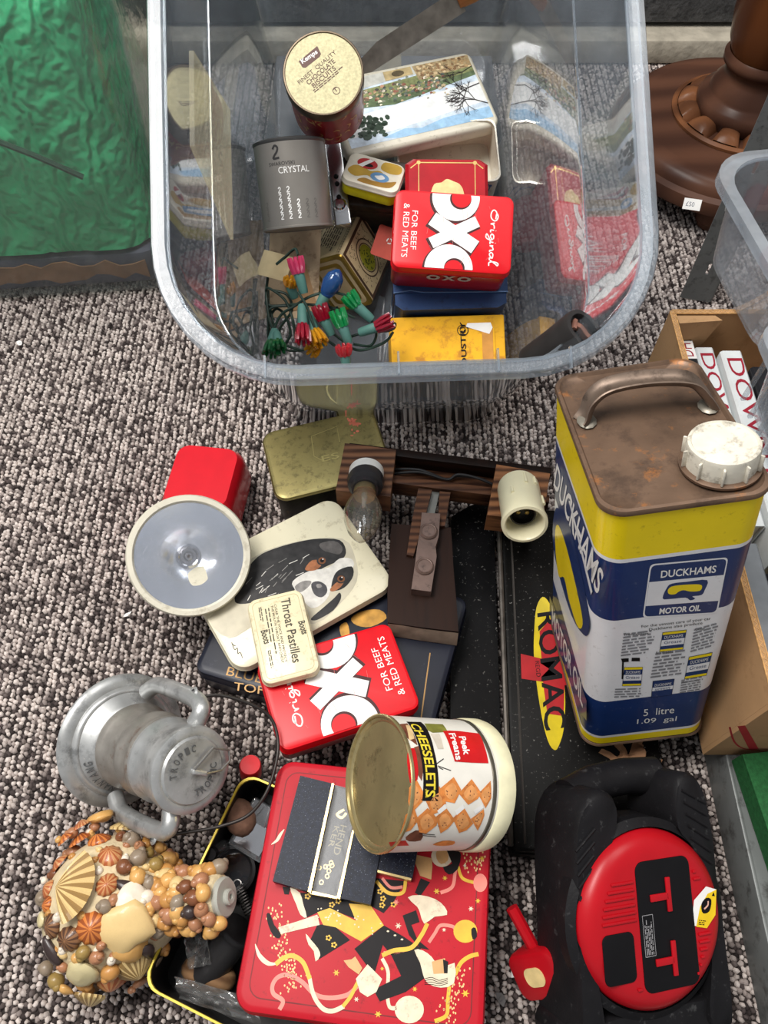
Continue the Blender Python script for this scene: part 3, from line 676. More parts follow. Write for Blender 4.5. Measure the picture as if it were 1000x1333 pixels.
# --- silver cylinder tin
SV = M('satin_silver', S(140, 135, 128), .36, .45, var=.06, scale=30)
T0, B0 = Vector(atd(376, 185, .806)), Vector(atd(389, 299, .832)); ax = (T0 - B0); hl = ax.length; Rr = .0375
sv = thing('silver_cylinder_tin', 'silver cylindrical tin with swan emblem rows leaning in the clear storage box', 'tin', frame(B0, ax, (1, 0, 0)))
b = MB(); b.lathe([(0, .001), (Rr - .002, .001), (Rr - .001, 0), (Rr + .0008, .0008), (Rr + .0008, .0025), (Rr, .003), (Rr, hl - .003)], 64); b.build('tin_body', SV, sv)
b = MB(); b.lathe([(Rr, hl - .004), (Rr + .0008, hl - .0025), (Rr + .0008, hl - .0008), (Rr - .001, hl), (Rr - .002, hl - .0015), (0, hl - .002)], 64); b.build('end_rim', M('dark_rim', S(96, 94, 92), .4, .8), sv)
# cylinder prints: u along circumference, v along axis; u=0 faces the viewer
mwv = MW[sv.name]; cl = mwv.inverted() @ C0; phi0 = math.atan2(cl.y, cl.x)
wrapS = lambda u, v, z: ((Rr + z) * math.cos(phi0 + u / Rr), (Rr + z) * math.sin(phi0 + u / Rr), v)
a = Art(sv, wrap=wrapS, step=.003)
DG = M('dark_grey_print', S(52, 50, 50), .4); LG = M('bright_emboss', S(240, 238, 234), .4, .0)
def swan(a_, m, x, y, s_, ly=1): a_.stroke(m, [(x + .1 * s_, y + .75 * s_), (x + .3 * s_, y + s_), (x + .52 * s_, y + .85 * s_), (x + .45 * s_, y + .55 * s_), (x + .18 * s_, y + .25 * s_), (x + .1 * s_, y + .05 * s_), (x + .6 * s_, y + .08 * s_)], .17 * s_, ly, False, 4)
kS = hl / .113
swan(a, DG, -.019, .087 * kS, .0125)
a.text(DG, 'SWAROVSKI', (-.024, .079 * kS), (.0035, .079 * kS), (-.024, .0835 * kS), 1, False); a.text(LG, 'CRYSTAL', (-.014, .069 * kS), (.018, .069 * kS), (-.014, .077 * kS), 1, False)
for cx in range(-3, 4):
    rows = {-3: 3, -2: 0, -1: 5, 0: 5, 1: 3, 2: 3, 3: 3}[cx]
    for k in range(rows):
        swan(a, LG if abs(cx) < 2 else M('soft_emboss', S(120, 116, 110), .3, .3), -.008 + cx * .0092, (.012 + k * .0083) * kS, .0072 * kS)
a.build('printed_emblems')
# --- round chocolate biscuit tin
kd = .745; kc = Vector(atd(421, 95, kd)); axk = (kc - Vector(atd(428, 138, kd + .075))).normalized()
kt_top = frame(kc, axk, (1, 0, 0)); RK = .0395; HK = .082
kt = thing('round_biscuit_tin', 'round red biscuit tin with gold lid inside the clear storage box', 'tin', kt_top @ Matrix.Translation((0, 0, -HK)))
KR = M('biscuit_tin_red', S(132, 22, 30), .3, var=.2, scale=60)
b = MB(); b.lathe([(0, 0), (RK - .0035, 0), (RK - .002, .001), (RK - .0015, HK - .012)], 64); b.build('tin_body', KR, kt)
b = MB(); b.lathe([(RK - .001, HK - .016), (RK, HK - .0155), (RK, HK - .001), (RK - .0006, HK), (RK - .0018, HK), (RK - .0024, HK - .0010), (0, HK - .0010)], 64, mis=[0, 0, 0, 0, 0, 1, 1]); 
KG = M('lid_gold', S(190, 182, 142), .45, .05, var=.2, scale=400)
b.build('lid', [M('lid_rim_dark', S(96, 84, 70), .3, .7), KG], kt)
a = Art(kt, wrap=lambda u, v, z: ((RK - .0017 + z) * math.cos(u / RK), (RK - .0017 + z) * math.sin(u / RK), v), step=.003)
gp = M('gold_foliage_print', S(190, 150, 96), .4, .3); rk = random.Random(4)
for q in range(46):
    u, v = rk.uniform(-.125, 0.02), rk.uniform(.006, .062); an = rk.uniform(0, 6.28)
    a.stroke(gp, [(u, v), (u + .006 * math.cos(an), v + .006 * math.sin(an)), (u + .008 * math.cos(an + .7), v + .010 * math.sin(an + .7))], .0022, 1, False, 4, True)
a.build('printed_foliage')
a = Art(kt, Matrix.Translation((0, 0, HK - .0010)))
KB = M('brown_print', S(92, 60, 52), .45)
a.poly(KB, [(389, 80), (413, 60), (418, 70), (416, 74), (398, 88), (394, 88)], 1); a.text(WHITE, 'Kemps', (395, 85), (415, 71), (391, 78), 2, bold=.02)
a.text(KB, 'FINEST  QUALITY', (391, 111), (439, 70), (387, 106), 1); a.text(KB, 'CHOCOLATE', (402, 111), (437, 81), (398, 106), 1, bold=.01); a.text(KB, 'BISCUITS', (409, 115), (438, 90), (405, 110), 1, bold=.01)
a.lines(KB, (410, 121), (450, 88), (407, 117), 2, 1, words=9)
a.ring(KB, (438, 118), 4.2, 5, 1); a.text(KB, 'T', (436, 121), (441, 117), (433, 117), 1)
a.build('printed_lettering')
# --- cream and green tea caddy
Rt_ = Euler([R(2.0), R(-29.8), R(-18.0)]).to_matrix().to_4x4()
tw_, td_, th_ = .058, .0755, .0759
tc_ = thing('tea_caddy', 'cream patterned caddy with green oval tipped on its side near the lights', 'tin', Matrix.Translation((-.0438, .7377, .1181)) @ Rt_)
CC = M('caddy_cream', S(206, 186, 144), .4, var=.08); CG = M('caddy_gold', S(160, 132, 58), .3, .75, var=.2, scale=40)
b = MB(); XA = frame((0, 0, 0), (0, -1, 0), (1, 0, 0))   # lathe axis along -y: the gilt base faces the viewer
b.rprism(tw_, th_, -td_ / 2, td_ / 2, .005, .002, X=XA); b.build('tin_body', CC, tc_)
b = MB(); rg2 = lambda ins, z: [(x, y, z) for x, y in rr(tw_ - 2 * ins, th_ - 2 * ins, .006, 4)]
h_ = td_ / 2
b.loft([rg2(-.0004, h_ - .002), rg2(0, h_ + .0006), rg2(.004, h_ + .0006), rg2(.006, h_ - .001), rg2(.010, h_ + .0002), rg2(.014, h_ + .0002), rg2(.016, h_ - .0012)], X=XA, cap0=False); b.build('gilt_base', CG, tc_)
DB = M('caddy_brown', S(78, 58, 44), .5); LGN = M('caddy_green', S(150, 150, 40), .45, var=.15)
a = Art(tc_, frame((tw_ / 2, 0, 0), (1, 0, 0), (0, 1, 0)))
for i_, (ex, ey) in enumerate(((.034, .035), (.030, .031))):
    a.poly(DB if i_ == 0 else CC, [(-ex, -ey), (ex, -ey), (ex, ey), (-ex, ey)], i_, False)
rc = random.Random(8)
for q in range(120):
    x, y = rc.uniform(-.028, .028), rc.uniform(-.029, .029)
    if (x / .021) ** 2 + (y / .0255) ** 2 > 1: a.ring(DB, (x, y), .0009, .0016, 2, False, 5, rc.uniform(0, 180), rc.uniform(200, 360))
a.disc(CC, (0, 0), .020, .0245, 3, False); a.ring(DB, (0, 0), .0185, .0200, 4, False, ky=1.22); a.ring(DB, (0, 0), .0138, .0150, 4, False, ky=1.25)
a.disc(LGN, (0, 0), .0132, .0168, 4, False)
for q in range(46): 
    x, y = rc.gauss(0, .0045), rc.gauss(0, .006); a.disc(M('caddy_dark_green', S(74, 84, 34), .5), (x, y), rc.uniform(.0006, .0017), rc.uniform(.0006, .0015), 5, False, 6)
a.build('printed_oval')
a = Art(tc_, frame((0, 0, th_ / 2), (0, 0, 1), (0, -1, 0)))
a.poly(DB, [(-.034, -.027), (-.034, .027), (-.0335, .027), (-.0335, -.027)], 1, False)
for sx in (-1, 1): 
    for k in range(16): a.ring(DB, (-.032 + k * .0043, sx * .0235), .0010, .0019, 1, False, 5, 0, 250)
    a.poly(DB, [(-.034, sx * .0205), (.034, sx * .0205), (.034, sx * .0210), (-.034, sx * .0210)], 1, False)
a.lines(DB, (-.028, -.017), (.026, -.017), (-.028, .015), 8, 1, False)
a.build('printed_panel')
# --- loose cards and papers in the box
rcard = thing('recycling_card', 'orange-red card with white recycling arrows beside the red lettered tin', 'card', boxpose(508, 318, .06, (10, 0, -22)))
b = MB(); b.rprism(.038, .036, 0, .0012, .003); b.build('card_sheet', M('orange_red_card', S(196, 74, 56), .5), rcard)
a = Art(rcard, Matrix.Translation((0, 0, .0012))); pw_ = a.px((507, 314))
for k in range(3): a.ring(WHITE, pw_, .0022, .0036, 1, False, 6, 120 * k, 120 * k + 85)
a.build('recycling_arrows')
kcard = thing('kraft_card', 'buff card lying on the box floor under the fairy lights', 'card', boxpose(383, 350, .085, (0, 0, -4)))
b = MB(); b.rprism(.058, .115, 0, .0015, .003); b.build('card_sheet', M('buff_card', S(186, 164, 134), .85, var=.15, scale=40, dirt=(S(120, 96, 74), .4, 50.)), kcard)
b = MB(); b.rprism(.03, .05, .0016, .0024, .002, X=Matrix.Translation((.006, -.022, 0)) @ Matrix.Rotation(.3, 4, 'Z')); b.build('torn_flap', M('buff_card_dark', S(160, 126, 90), .85), kcard)
# paper label on the inside of the left wall
def onwall(x, y, off=.0042):               # point of the sloping left wall seen at a photo pixel, box coordinates
    n_ = Vector((1, 0, -.091)).normalized(); o_ = BXI @ C0; d_ = BXI.to_3x3() @ ray(x, y); q_ = Vector((-.137, 0, 0)) + n_ * off
    return o_ + d_ * ((q_ - o_).dot(n_) / d_.dot(n_))
LQ = [onwall(*p) for p in ((246, 66), (296, 143), (300, 312), (247, 190))]; nW = Vector((1, 0, -.091)).normalized()
plb = thing('paper_label', 'long pale paper label stuck inside the left wall of the storage box', 'label', BXW @ frame((LQ[0] + LQ[2]) / 2, nW, (0, 1, 0)))
PI_ = MW[plb.name].inverted() @ BXW; LL = [PI_ @ q_ for q_ in LQ]
b = MB(); b.loft([[(p_.x, p_.y, 0) for p_ in LL], [(p_.x, p_.y, .0005) for p_ in LL]]); b.build('label_sheet', clear('yellowed_paper', (.94, .92, .82), .11, (.80, .77, .60), .4, .02, gain=.15), plb, smooth=0)
lcx, lcy = sum(p_.x for p_ in LL) / 4, sum(p_.y for p_ in LL) / 4

# --- black rubber handle and knife
e1, e0 = atbox(757, 424, .300), atbox(690, 468, .235)
hn = thing('black_rubber_grip', 'black rubber handlebar grip poking up at the front right corner of the box', 'grip', BXW @ frame(e0, e1 - e0, (1, 0, 0)))
hl2 = (e1 - e0).length
b = MB(); b.lathe([(0, 0), (.0125, 0), (.0138, hl2 * .5), (.0158, hl2 - .004), (.0148, hl2), (.0112, hl2), (.0108, hl2 - .006), (0, hl2 - .006)], 32); b.build('grip_tube', M('black_rubber', S(38, 35, 34), .6, var=.2), hn)
b = MB(); X = Matrix.Rotation(R(75), 4, 'Z') @ Matrix.Translation((0, 0, hl2 - .004)); b.box((0, 0, 0), (.004, .009, .007), X=X)
for sy in (-1, 1): b.box((0, sy * .0055, 0), (.009, .003, .007), X=X)
b.build('rusty_core', M('rusty_core', S(128, 88, 74), .8, var=.3), hn, smooth=0)
k0, k1 = Vector(atd(478, 82, .90)), Vector(atd(612, -10, .84)); kdv = (k1 - k0)
kn = thing('long_knife', 'long steel knife blade with wooden handle behind the round biscuit tin', 'knife', frame(k0, (C0 - k0).normalized(), kdv))
kl = kdv.length
b = MB(); b.extr([(-.03, -.010), (kl - .012, -.0135), (kl - .012, .0105), (.02, .0125), (-.02, .004)], -.0008, .0008); b.build('blade', M('dull_blade', S(112, 106, 98), .4, .75, var=.3, scale=60), kn, smooth=0)
b = MB(); b.tube([(kl - .016, -.001, 0), (kl + .002, -.001, 0), (kl + .05, -.002, 0), (kl + .10, -.001, 0), (kl + .11, -.001, 0)], [.009, .0125, .0135, .013, .006], 14, flat=.7); b.build('handle', wood('knife_handle', S(176, 118, 70), S(120, 72, 40), 20, 0), kn)
for u in (.02, .05): b = MB(); b.lathe([(0, .0085), (.0028, .0085), (.0028, .0097), (0, .0102)], 12, X=Matrix.Translation((kl + u, -.001, 0))); b.build('rivet', GOLD, kn)
# --- fairy lights: one string = wire, sockets, bulbs
fl = thing('fairy_lights', 'tangled string of coloured fairy lights on green wire in the storage box', 'fairy lights', BXW @ Matrix.Translation((atbox(410, 410, .10))))
FO = MW[fl.name].inverted() @ BXW
def fp(x, y, h):
    q = atbox(x, y, h + .062); q.x = max(q.x, -.1275 - .0335 * q.z / .368); return FO @ q
WG = M('green_wire', S(34, 52, 44), .45); SG = M('socket_green', S(72, 112, 104), .5)
def bulbm(n, c): return M('bulb_' + n, S(*c), .12, trans=.6, var=.1, coat=.4)
bulbs = [((384, 334), (389, 356), (396, 382), 'pink', (236, 78, 130), .095), ((380, 362), (378, 372), (384, 388), 'amber', (232, 170, 40), .075), ((452, 382), (464, 398), (484, 416), 'green', (24, 168, 92), .10),
         ((438, 402), (446, 425), (454, 446), 'green', (24, 168, 92), .10), ((415, 396), (422, 416), (432, 436), 'crimson', (176, 26, 54), .088), ((511, 416), (490, 426), (468, 433), 'crimson', (186, 26, 44), .092),
         ((395, 446), (394, 424), (393, 398), 'crimson', (190, 30, 66), .095), ((419, 448), (410, 432), (402, 408), 'amber', (226, 160, 40), .082), ((404, 458), (412, 450), (424, 440), 'amber', (226, 160, 40), .07),
         ((351, 462), (354, 446), (358, 430), 'leaf_green', (36, 110, 64), .075), ((363, 456), (362, 446), (360, 434), 'leaf_green', (36, 110, 64), .08), ((447, 449), (449, 462), (451, 478), 'coral', (222, 60, 70), .10)]
for tip, mid, end, n_, c_, h_ in bulbs:
    P0, P1, P2 = fp(*tip, h_ + .006), fp(*mid, h_), fp(*end, h_ - .008)
    ax_ = (P0 - P1); X = frame(P1, ax_, (1, 0, 0)); L1 = ax_.length; rb = .0058
    b = MB(); b.lathe([(0, -.001), (rb * .75, -.001), (rb * .8, L1 * .2), (rb * .62, L1 * .6), (rb * .3, L1 * .85), (0, L1 * .9)], 12, X=X)
    o1 = b.build('bulb', bulbm(n_, c_), fl)
    b = MB()
    for k in range(8):
        an = k * math.pi / 4; ca, sa = math.cos(an), math.sin(an)
        b.tube([(rb * .8 * ca, rb * .8 * sa, .0), (rb * 1.1 * ca, rb * 1.1 * sa, L1 * .5), (rb * 1.28 * ca, rb * 1.28 * sa, L1 * .98)], [.0022, .0026, .0016], 5, X=X)
    p_ = b.build('petal_crown', bulbm(n_, c_), o1)
    X2 = frame(P2, P1 - P2, (1, 0, 0)); L2 = (P1 - P2).length
    b = MB(); b.lathe([(0, 0), (.0042, 0), (.0048, L2 * .15), (.0056, L2 * .9), (.0050, L2 * 1.02), (0, L2 * 1.02)], 14, X=X2); b.build('socket', SG, fl)
X = frame(fp(424, 384, .088), fp(436, 362, .096) - fp(424, 384, .088), (1, 0, 0))
b = MB(); b.lathe([(.004, -.004), (.008, .004), (.0105, .013), (.009, .022), (.004, .028), (0, .030)], 16, X=X); b.build('large_bulb', bulbm('blue', (40, 92, 160)), fl)
b = MB(); b.lathe([(0, -.014), (.005, -.014), (.006, -.002), (.005, 0), (0, 0)], 14, X=X); b.build('socket', SG, fl)
rw = random.Random(2)
def wire(pts, hs, j=.0):
    P = spline([fp(x, y, h) for (x, y), h in zip(pts, hs)], 7); b = MB(); b.tube(P, .0015, 6); b.build('wire', WG, fl, smooth=60)
wire([(348, 378), (338, 410), (334, 440), (333, 458)], [.05] * 4)
wire([(325, 388), (332, 378), (352, 376), (372, 392), (382, 420), (384, 440)], [.055, .06, .066, .07, .07, .06])
wire([(325, 388), (334, 397), (362, 398), (392, 396), (430, 400), (462, 414)], [.055, .06, .06, .07, .075, .07])
wire([(344, 362), (342, 386), (352, 420), (368, 446), (392, 456)], [.05, .06, .06, .055, .05])
wire([(388, 380), (400, 400), (412, 430), (436, 450)], [.09, .09, .085, .07]); wire([(478, 412), (498, 430), (512, 428), (514, 421), (502, 428)], [.09, .085, .08, .085, .09])
wire([(470, 434), (446, 444), (468, 456), (500, 446), (512, 432)], [.08, .075, .075, .078, .08]); wire([(357, 428), (366, 410), (384, 398), (404, 386), (430, 380), (462, 388)], [.07, .07, .075, .085, .09, .09])
wire([(450, 446), (430, 430), (424, 410), (440, 400)], [.07, .06, .06, .065]); wire([(396, 456), (374, 456), (352, 446), (340, 426), (352, 402), (380, 398)], [.04, .045, .05, .055, .06, .065])
wire([(360, 344), (372, 334), (384, 324), (388, 332)], [.08, .088, .095, .096]); wire([(372, 455), (364, 430), (380, 404), (374, 384), (356, 378)], [.045, .05, .056, .06, .06])
wire([(486, 420), (490, 436), (482, 450), (460, 448)], [.085, .08, .075, .075]); wire([(346, 456), (356, 424), (350, 396), (342, 384)], [.05, .055, .055, .052]); wire([(366, 454), (378, 436), (372, 412), (360, 402), (346, 414)], [.04, .05, .055, .055, .05])
ta, tb = fp(331, 345, .055), fp(367, 352, .075)
b = MB(); X = frame(ta.lerp(tb, .5), (-.1, -.25, .9), tb - ta); nT = 9
b.add([((i / (nT - 1) - .5) * .032, sy * .0135 + .004 * (i / (nT - 1)), .004 * math.sin(i * .55) + (.0006 if k else 0)) for k in (0, 1) for i in range(nT) for sy in (-1, 1)],
      [(2 * i, 2 * i + 2, 2 * i + 3, 2 * i + 1) for i in range(nT - 1)] + [(18 + 2 * i, 18 + 2 * i + 1, 18 + 2 * i + 3, 18 + 2 * i + 2) for i in range(nT - 1)], X=X)
o1 = b.build('paper_tag', M('tag_paper', S(198, 180, 140), .8, var=.1), fl)
# ================================================================ OIL CAN
CW, CD_, CH = .1066, .1507, .2961
can = thing('oil_can', 'yellow, blue and white motor oil can with rusty top and white cap', 'oil can', pose((.2274, .2501, .051), (-15, -7, 5)))
fr = frame((0, -CD_ / 2, 0), (0, -1, 0), (1, 0, 0)); af = Art(can, fr)
zf = lambda x, y: af.px((x, y))[1]
CY = M('can_yellow', S(240, 212, 20), .32, var=.06, scale=30, dirt=(S(150, 120, 20), .12, 120., .6), coat=.2)
CB = M('can_blue', S(24, 48, 98), .36, var=.08, dirt=(S(120, 130, 150), .05, 160., .5), coat=.2)
CWH = M('can_white', S(226, 226, 228), .32, var=.04, dirt=(S(150, 146, 140), .12, 120., .5), coat=.2)
RUST = M('rusty_brown', S(108, 86, 70), .42, .35, var=.25, scale=22, bump=.12, bscale=120, dirt=(S(78, 62, 52), .45, 35., .8), speck=(S(176, 112, 56), .12, 60., .6))
zs = [zf(797, 978), zf(797, 959.6), zf(797, 957.0), zf(806, 912), zf(806, 808), zf(826, 731.6), zf(826, 727)]
lv = [(0.0, 3), (.004, 0), (zs[1], 0), (zs[1] + .0003, 2), (zs[2], 2), (zs[2] + .0003, 1), (zs[3], 1), (zs[3] + .0003, 2), (zs[4], 2), (zs[4] + .0003, 1), (zs[5], 1), (zs[5] + .0003, 2), (zs[6], 2), (zs[6] + .0003, 0), (CH - .004, 0), (CH - .0035, 3), (CH, 3)]
def cring(ins, z): return [(x, y, z) for x, y in rr(CW - 2 * ins, CD_ - 2 * ins, .017, 10)]
b = MB(); rg = [cring(.003, -.001)]; mis = [3]
for z, m_ in lv: rg.append(cring(0, z)); mis.append(m_)
b.loft(rg, mis=mis, cap1=False); b.build('can_body', [CY, CB, CWH, RUST], can, smooth=30)
b = MB(); b.loft([cring(-.0012, CH - .004), cring(-.0016, CH - .002), cring(-.0008, CH), cring(.0015, CH + .0003), cring(.003, CH - .0018), cring(.012, CH - .0022), cring(.03, CH - .0014)], cap0=False); b.build('top_plate', RUST, can, smooth=50)
b = MB(); b.loft([cring(-.0006, 0), cring(-.0013, .0012), cring(-.0006, .0026), cring(.002, .0026), cring(.002, 0)], close=True); b.build('bottom_seam', RUST, can)
at_top = Art(can, Matrix.Translation((0, 0, CH)))
h0 = Vector((*at_top.px((764, 547)), CH)); h1 = Vector((*at_top.px((922, 528)), CH))
hp = spline([h0 + Vector((-.004, -.001, -.001)), h0 + Vector((0, .001, .004)), h0.lerp(h1, .06) + Vector((0, .004, .015)), h0.lerp(h1, .2) + Vector((0, .006, .022)), h0.lerp(h1, .5) + Vector((0, .006, .024)), h0.lerp(h1, .82) + Vector((0, .005, .020)), h0.lerp(h1, .95) + Vector((0, .002, .010)), h1 + Vector((.003, 0, -.001))], 6)
b = MB()
ringsH = []
for i, p in enumerate(hp):
    t = (hp[min(i + 1, len(hp) - 1)] - hp[max(0, i - 1)]).normalized(); sd = Vector((0, 1, 0)); n_ = t.cross(sd).normalized() * -1; sd = n_.cross(t)
    wv = .0085; ringsH.append([p + sd * u * wv + n_ * v for u, v in ((-1, -.003), (-.8, .001), (-.4, .0025), (.4, .0025), (.8, .001), (1, -.003), (.9, -.0036), (.6, -.001), (0, .0006), (-.6, -.001), (-.9, -.0036))])
b.loft(ringsH); b.build('handle', M('worn_brown_steel', S(116, 100, 88), .38, .55, var=.25, scale=40, dirt=(S(70, 58, 50), .35, 70.)), can, smooth=50)
for hh in (h0, h1):
    b = MB(); b.ball(hh + Vector((0, 0, -.0005)), .007, 10, sc=(1, 1.3, .3)); b.build('weld_spot', M('weld_grey', S(150, 144, 132), .45, .6, var=.3), can)
cp = at_top.px((937, 604)); XC = Matrix.Translation((cp[0], cp[1], CH - .001))
CAPM = M('aged_white_plastic', S(214, 208, 192), .5, var=.08, scale=80, dirt=(S(120, 112, 100), .32, 90., .75), bump=.15)
b = MB(); RC = .0225
b.lathe([(0, .001), (RC * 1.13, .001), (RC * 1.14, .003), (RC * 1.02, .004), (0, .004)], 40, X=XC); b.build('neck_ring', RUST, can)
b = MB(); b.lathe([(0, .003), (RC, .003), (RC, .017), (RC * .97, .0195), (RC * .90, .0205), (RC * .86, .0195), (0, .0193)], 48, X=XC); cap = b.build('screw_cap', CAPM, can)
for k in range(10):
    an = 2 * math.pi * k / 10; b = MB(); b.box((RC + .0008, 0, .010), (.0035, .0016, .013), X=XC @ Matrix.Rotation(an, 4, 'Z'), bev=.0007); b.build('cap_rib', CAPM, cap)
a = af
z3 = lambda x, y: (710 + x / 3.448, 640 + y / 3.448)
def Z3(m, pts, ly, sm=0): a.poly(m, [z3(*p) for p in pts], ly, True, sm)
def rrect(q, f=.1):
    """rounded quad from four corners"""
    out = []
    for i in range(4):
        p, c, n_ = Vector(q[i - 1]), Vector(q[i]), Vector(q[(i + 1) % 4])
        for t in (0, .25, .5, .75, 1):
            A_ = c + (p - c).normalized() * 22; B_ = c + (n_ - c).normalized() * 22
            out.append(tuple((A_ * (1 - t) ** 2 + c * 2 * t * (1 - t) + B_ * t * t)))
    return out
Z3(CWH, rrect([(470, 325), (822, 293), (772, 545), (436, 567)]), 1); Z3(CB, rrect([(476, 331), (815, 300), (766, 540), (443, 560)]), 2)
Z3(CWH, [(466, 405), (803, 372), (779, 488), (450, 512)], 3)
T3 = lambda m, t, p0, p1, pt, ly=4, bold=0.: a.text(m, t, z3(*p0), z3(*p1), z3(*pt), ly, bold=bold)
T3(WHITE, 'DUCKHAMS', (517, 386), (764, 362), (520, 353), bold=.018); T3(WHITE, 'MOTOR OIL', (510, 549), (695, 533), (514, 522), bold=.03)
Z3(CB, [(568, 411), (640, 402), (726, 395), (715, 440), (700, 462), (660, 468), (672, 478), (650, 486), (628, 474), (560, 480), (526, 477), (545, 430)], 4, 3)
Z3(CY, [(566, 424), (620, 416), (690, 414), (703, 425), (692, 443), (650, 446), (620, 440), (598, 447), (582, 458), (556, 458), (549, 442)], 5, 3)
T3(BLACK, 'For the utmost care of your car', (432, 613), (742, 577), (431, 598)); T3(BLACK, 'Duckhams also produce', (466, 627), (705, 597), (465, 612))
GI = M('fine_print', S(128, 128, 132), .5)
def L3(p0, p1, pt, n, sd, wds=4): a.lines(GI, z3(*p0), z3(*p1), z3(*pt), n, 4, seed=sd, words=wds)
L3((338, 740), (478, 722), (352, 632), 8, 1); T3(BLACK, 'Transmission', (350, 645), (462, 640), (350, 634)); L3((470, 838), (610, 820), (496, 720), 8, 2); T3(BLACK, 'Antifreeze', (494, 728), (574, 722), (494, 716))
L3((650, 722), (765, 690), (668, 612), 8, 3); T3(BLACK, 'Other', (672, 622), (716, 618), (672, 611)); L3((308, 925), (448, 920), (314, 880), 4, 4); L3((602, 905), (700, 888), (612, 840), 6, 5); T3(BLACK, 'Motorcycle', (612, 862), (690, 850), (612, 850))
def mini(q, kind):
    e = lambda u, v: tuple(Vector(q[0]).lerp(Vector(q[1]), u).lerp(Vector(q[3]).lerp(Vector(q[2]), u), v))
    st = {0: [(0, .12, CY), (.12, .4, CB), (.4, .72, CWH), (.72, .9, CB), (.9, 1, CY)], 1: [(0, .15, CB), (.15, .4, CB), (.4, .62, CWH), (.62, 1, CB)]}[kind]
    Z3(BLACK, [e(-.02, -.02), e(1.02, -.02), e(1.02, 1.02), e(-.02, 1.02)], 3)
    for v0, v1, m_ in st: Z3(m_, [e(0, v0), e(1, v0), e(1, v1), e(0, v1)], 4)
    T3(WHITE, 'DUCKHAMS', e(.1, .34), e(.9, .34), e(.1, .18), 5)
    T3(CB, ['Grease', 'ANTIFREEZE'][kind], e(.12, .62), e(.88, .62), e(.12, .46), 5)
mini([(528, 632), (632, 620), (616, 705), (514, 716)], 0); mini([(646, 742), (748, 722), (722, 822), (626, 838)], 0); mini([(484, 850), (578, 840), (566, 910), (476, 922)], 1); mini([(356, 788), (436, 786), (428, 868), (346, 870)], 0)
Z3(CWH, [(385, 758), (420, 758), (438, 786), (356, 788)], 3); Z3(BLACK, [(388, 744), (424, 744), (424, 760), (386, 760)], 4); Z3(BLACK, [(340, 748), (374, 746), (374, 762), (352, 764), (350, 840), (342, 840), (344, 764)], 4)
T3(WHITE, '5  litre', (440, 1006), (577, 992), (442, 976)); T3(WHITE, '1.09  gal', (410, 1047), (586, 1033), (413, 1020))
a.build('printed_front_panel')
a = Art(can, frame((-CW / 2, 0, 0), (-1, 0, 0), (0, -1, 0)))
a.text(WHITE, 'DUCKHAMS', (721, 632), (778, 776), (725.5, 602), 2, bold=.018)
a.poly(CB, [(722, 668), (728, 662), (744, 690), (766, 790), (767, 822), (760, 826), (744, 800), (726, 740), (720, 700)], 2, True, 3)
a.poly(CY, [(723.5, 690), (728, 684), (738, 712), (752, 770), (759, 806), (757, 818), (751, 812), (741, 780), (735, 752), (728, 750), (724, 720)], 3, True, 3)
a.poly(CB, [(716, 776), (722, 790), (764, 912), (764, 938), (757, 930), (716, 812)], 2); a.text(WHITE, 'MOTOR OIL', (719, 812), (759, 922), (719, 787), 3, bold=.018)
a.poly(CWH, [(741, 652), (743, 652), (772, 770), (770, 774)], 3)
a.build('printed_side_panel')

# ================================================================ BLACK TOOL TIN WITH YELLOW OVAL
BK = M('black_japanned', S(15, 14, 13), .45, .0, spec=.12, var=.3, scale=30, dirt=(S(86, 80, 74), -.12, 150., .5), speck=(S(180, 176, 170), .02, 300., .8))
BK2 = M('black_japanned_dark', S(7, 6, 7), .45, .0, spec=.12, var=.3, scale=30, speck=(S(150, 146, 140), .02, 260., .8))
rmw = pose((.190, .265, 0), (0, 0, -2.6)); ro = thing('tool_tin', 'long black tin with yellow oval logo under the oil can', 'tool tin', rmw)
b = MB(); b.rprism(.138, .355, 0, .020, .004, .0015); b.build('tin_body', BK2, ro)
b = MB(); b.rprism(.140, .352, .017, .030, .005, .002, X=Matrix.Translation((.002, 0, 0))); b.build('lid', BK, ro)
b = MB(); b.extr([(-.123, -.165), (-.074, -.165), (-.074, .202), (-.105, .185), (-.122, .172)], .002, .013); b.build('side_flap', BK2, ro)
b = MB(); b.tube([(-.0705, -.172, .028), (-.0705, .19, .028)], .0028, 8); b.build('hinge_bead', M('worn_edge', S(96, 90, 84), .35, .6, var=.4, scale=60), ro)
b = MB(); b.tube([(-.058, -.17, .0302), (-.058, .17, .0302)], .0012, 6); b.build('lid_crease', M('worn_edge2', S(88, 84, 80), .35, .6), ro)
a = Art(ro, Matrix.Translation((0, 0, .030)))
zr = lambda x, y: (640 + x / 5.125, 740 + y / 5.125)
RY = M('oval_yellow', S(206, 182, 24), .4, var=.15, scale=60); RR_ = M('oval_red', S(168, 28, 34), .4, var=.15, scale=60)
a.poly(RY, [zr(*p) for p in ((340, 190), (385, 230), (420, 330), (455, 520), (480, 700), (492, 900), (480, 1080), (450, 1180), (425, 1212), (390, 1180), (355, 1080), (320, 900), (295, 720), (282, 560), (286, 400), (300, 260))], 0, True, 3)
a.poly(RR_, [zr(*p) for p in ((195, 570), (500, 640), (500, 780), (200, 735))], 1); a.poly(RR_, [zr(*p) for p in ((320, 420), (400, 330), (440, 500), (490, 720), (480, 985), (372, 970), (345, 780))], 2)
a.text(BLACK, 'ROMAC', zr(303, 300), zr(352, 1085), zr(440, 280), 4, bold=.015); a.text(BLACK, 'REGD', zr(290, 620), zr(300, 725), zr(318, 618), 4)
a.build('printed_logo')

